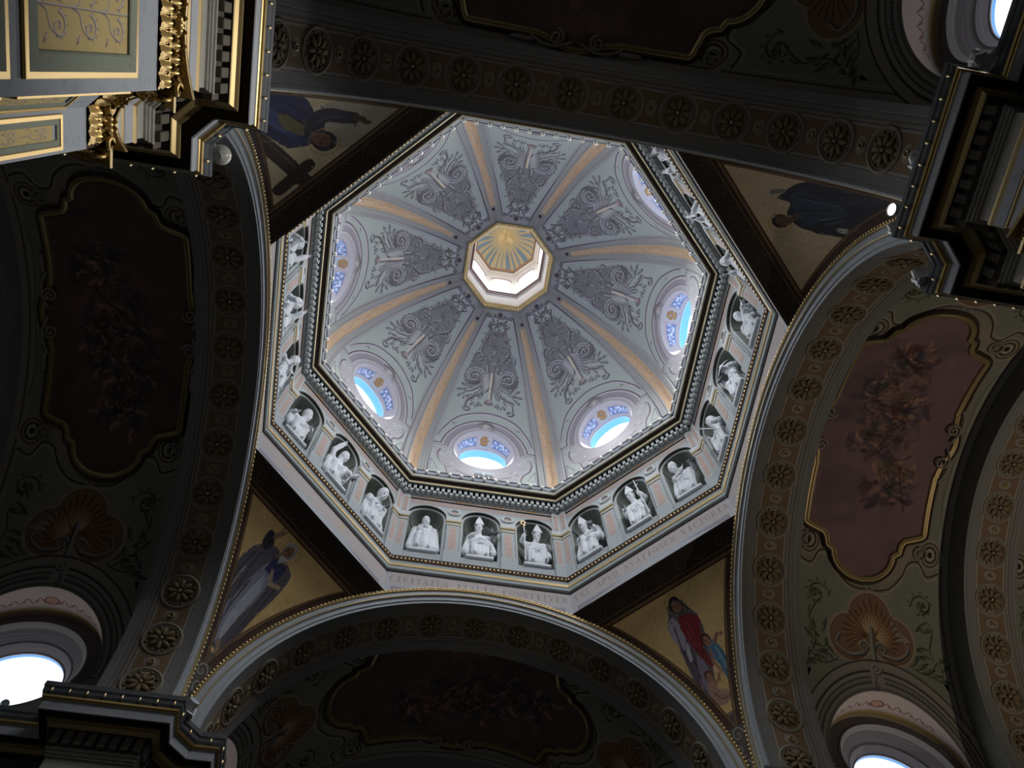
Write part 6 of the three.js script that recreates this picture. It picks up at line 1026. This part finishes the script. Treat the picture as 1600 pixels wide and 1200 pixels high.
function spotlight(x, y, yaw, pitch, label, k = 1, colour = enamel) {
  const g = group('spotlight'); tag(g, label, 'lamp'); g.position.copy(W(x, y, 2.136)); g.rotation.y = yaw; g.scale.setScalar(k);
  mesh('bracket', merge([boxAt(0.2, 0.02, 0.14, 0, 0.01, 0), boxAt(0.02, 0.2, 0.05, -0.11, 0.11, 0), boxAt(0.02, 0.2, 0.05, 0.11, 0.11, 0)]), enamel, g);
  const h = group('head', g); const body = new THREE.LatheGeometry([[0, -0.14], [0.05, -0.14], [0.075, -0.08], [0.095, 0.1], [0.1, 0.13], [0.088, 0.13]].map(([a, b]) => new THREE.Vector2(a, b)), 20); body.rotateX(PI / 2 - pitch); body.translate(0, 0.19, 0);
  const glass = new THREE.CircleGeometry(0.088, 20); glass.translate(0, 0, 0.125); glass.rotateX(-pitch); glass.translate(0, 0.19, 0); g.remove(h); mesh('housing', body, colour, g); mesh('lens', glass, lens, g);
  return g;
}
spotlight(0.80, -1.09, 2.2, 0.5, 'white spotlight on the dark right pier ledge, by the last medallion', 1.15);
spotlight(0.797, -0.918, -0.6, 0.3, 'lower small spotlight with bluish lens at the tip of the gilt bead arch', 0.9);
spotlight(0.905, -0.806, -0.4, 0.4, 'spotlight at the chamfered ledge corner of the dark pier, over the right arch', 1.1);
spotlight(0.86, -1.34, 2.6, 0.5, 'tiny spotlight on the far end of the dark pier cornice under the corner window', 0.9);
spotlight(-0.905, 0.845, 0.6, 0.4, 'small white spotlight at the ledge corner of the bottom left pier', 1.1);
spotlight(-1.452, 0.905, 0.4, -0.6, 'white spotlight under the big round window at far left', 0.7);
// small floodlights standing on the gallery behind the railing
for (const [k, u, label] of [[2, -0.026, 'left one of two pale floodlights on the gallery under the lowest dome window'], [2, 0.03, 'right one of two pale floodlights on the gallery under the lowest dome window'], [0, 0.09, 'pale floodlight on the gallery under the right hand dome window']]) {
  const g = group('floodlight'); tag(g, label, 'lamp'); g.position.copy(V(u, 4.137, 0.95).applyMatrix4(new THREE.Matrix4().makeRotationY(sideTurn(k)))); g.rotation.y = sideTurn(k);
  const h = mesh('housing', block(0.3, 0.2, 0.14, 0.02), enamel, g); h.position.y = 1.0; const l = mesh('lens', new THREE.PlaneGeometry(0.25, 0.15), lens, g); l.position.set(0, 1.0, 0.075); mesh('stand', merge([boxAt(0.04, 0.9, 0.04, 0, 0.45, 0), boxAt(0.26, 0.04, 0.2, 0, 0.02, 0)]), enamel, g);
}
// ledge spotlight given an added glow and beam to brighten the gilded pier
{
  const p = W(0.774, -0.965, 2.162), tgt = W(-0.93, -1.03, 1.74), dir = tgt.clone().sub(p).normalize();
  const g = group('spotlight'); tag(g, 'spotlight on the edge of the dark right pier ledge, its glow and beam added', 'lamp'); g.position.copy(p); g.lookAt(tgt);
  const glow = new THREE.MeshStandardMaterial({ color: 0xffffff, emissive: new THREE.Color(1.0, 0.96, 0.9), emissiveIntensity: 2 });
  const body = new THREE.LatheGeometry([[0, -0.2], [0.05, -0.2], [0.08, -0.12], [0.1, 0.0], [0.104, 0.02], [0.094, 0.02]].map(([x, y]) => new THREE.Vector2(x, y)), 20); body.rotateX(PI / 2); mesh('housing', body, enamel, g);
  const lensG = new THREE.CircleGeometry(0.09, 20); lensG.translate(0, 0, 0.005); mesh('lens', lensG, glow, g); mesh('bracket', boxAt(0.04, 0.26, 0.04, 0, -0.13, -0.1), enamel, g);
  const s = new THREE.SpotLight(new THREE.Color(1.0, 0.97, 0.92), LIGHT.flood, 0, 0.36, 0.95, 2); s.position.copy(p).addScaledVector(dir, 0.04); s.target.position.copy(tgt); s.castShadow = true; s.shadow.radius = 6; scene.add(s, s.target);
}
// added lamp, out of frame in the right arm, to warm that vault
{
  const p = W(2.62, 0.1, 0.9), tgt = W(1.78, 0.02, 3.1), dir = tgt.clone().sub(p).normalize();
  const g = group('added_uplighter'); tag(g, 'added warm lamp in the right arm of the church, unseen below the frame', 'lamp'); g.position.copy(p); g.lookAt(tgt);
  const glow = new THREE.MeshStandardMaterial({ color: 0xfff2dc, emissive: WARM, emissiveIntensity: 3 });
  mesh('housing', block(0.5, 0.36, 0.2, 0.02), flat(0x2c2c2c, 0.5), g).position.z = -0.12; const l = new THREE.PlaneGeometry(0.44, 0.3); mesh('lens', l, glow, g); mesh('pole', boxAt(0.06, 0.06, 0.6, 0, 0, -0.5), iron, g);
  const s = new THREE.SpotLight(WARM, LIGHT.apse, 0, 0.72, 0.8, 2); s.position.copy(p).addScaledVector(dir, 0.05); s.target.position.copy(tgt); s.castShadow = true; s.shadow.radius = 10; scene.add(s, s.target);
}
renderer.render(scene, camera);
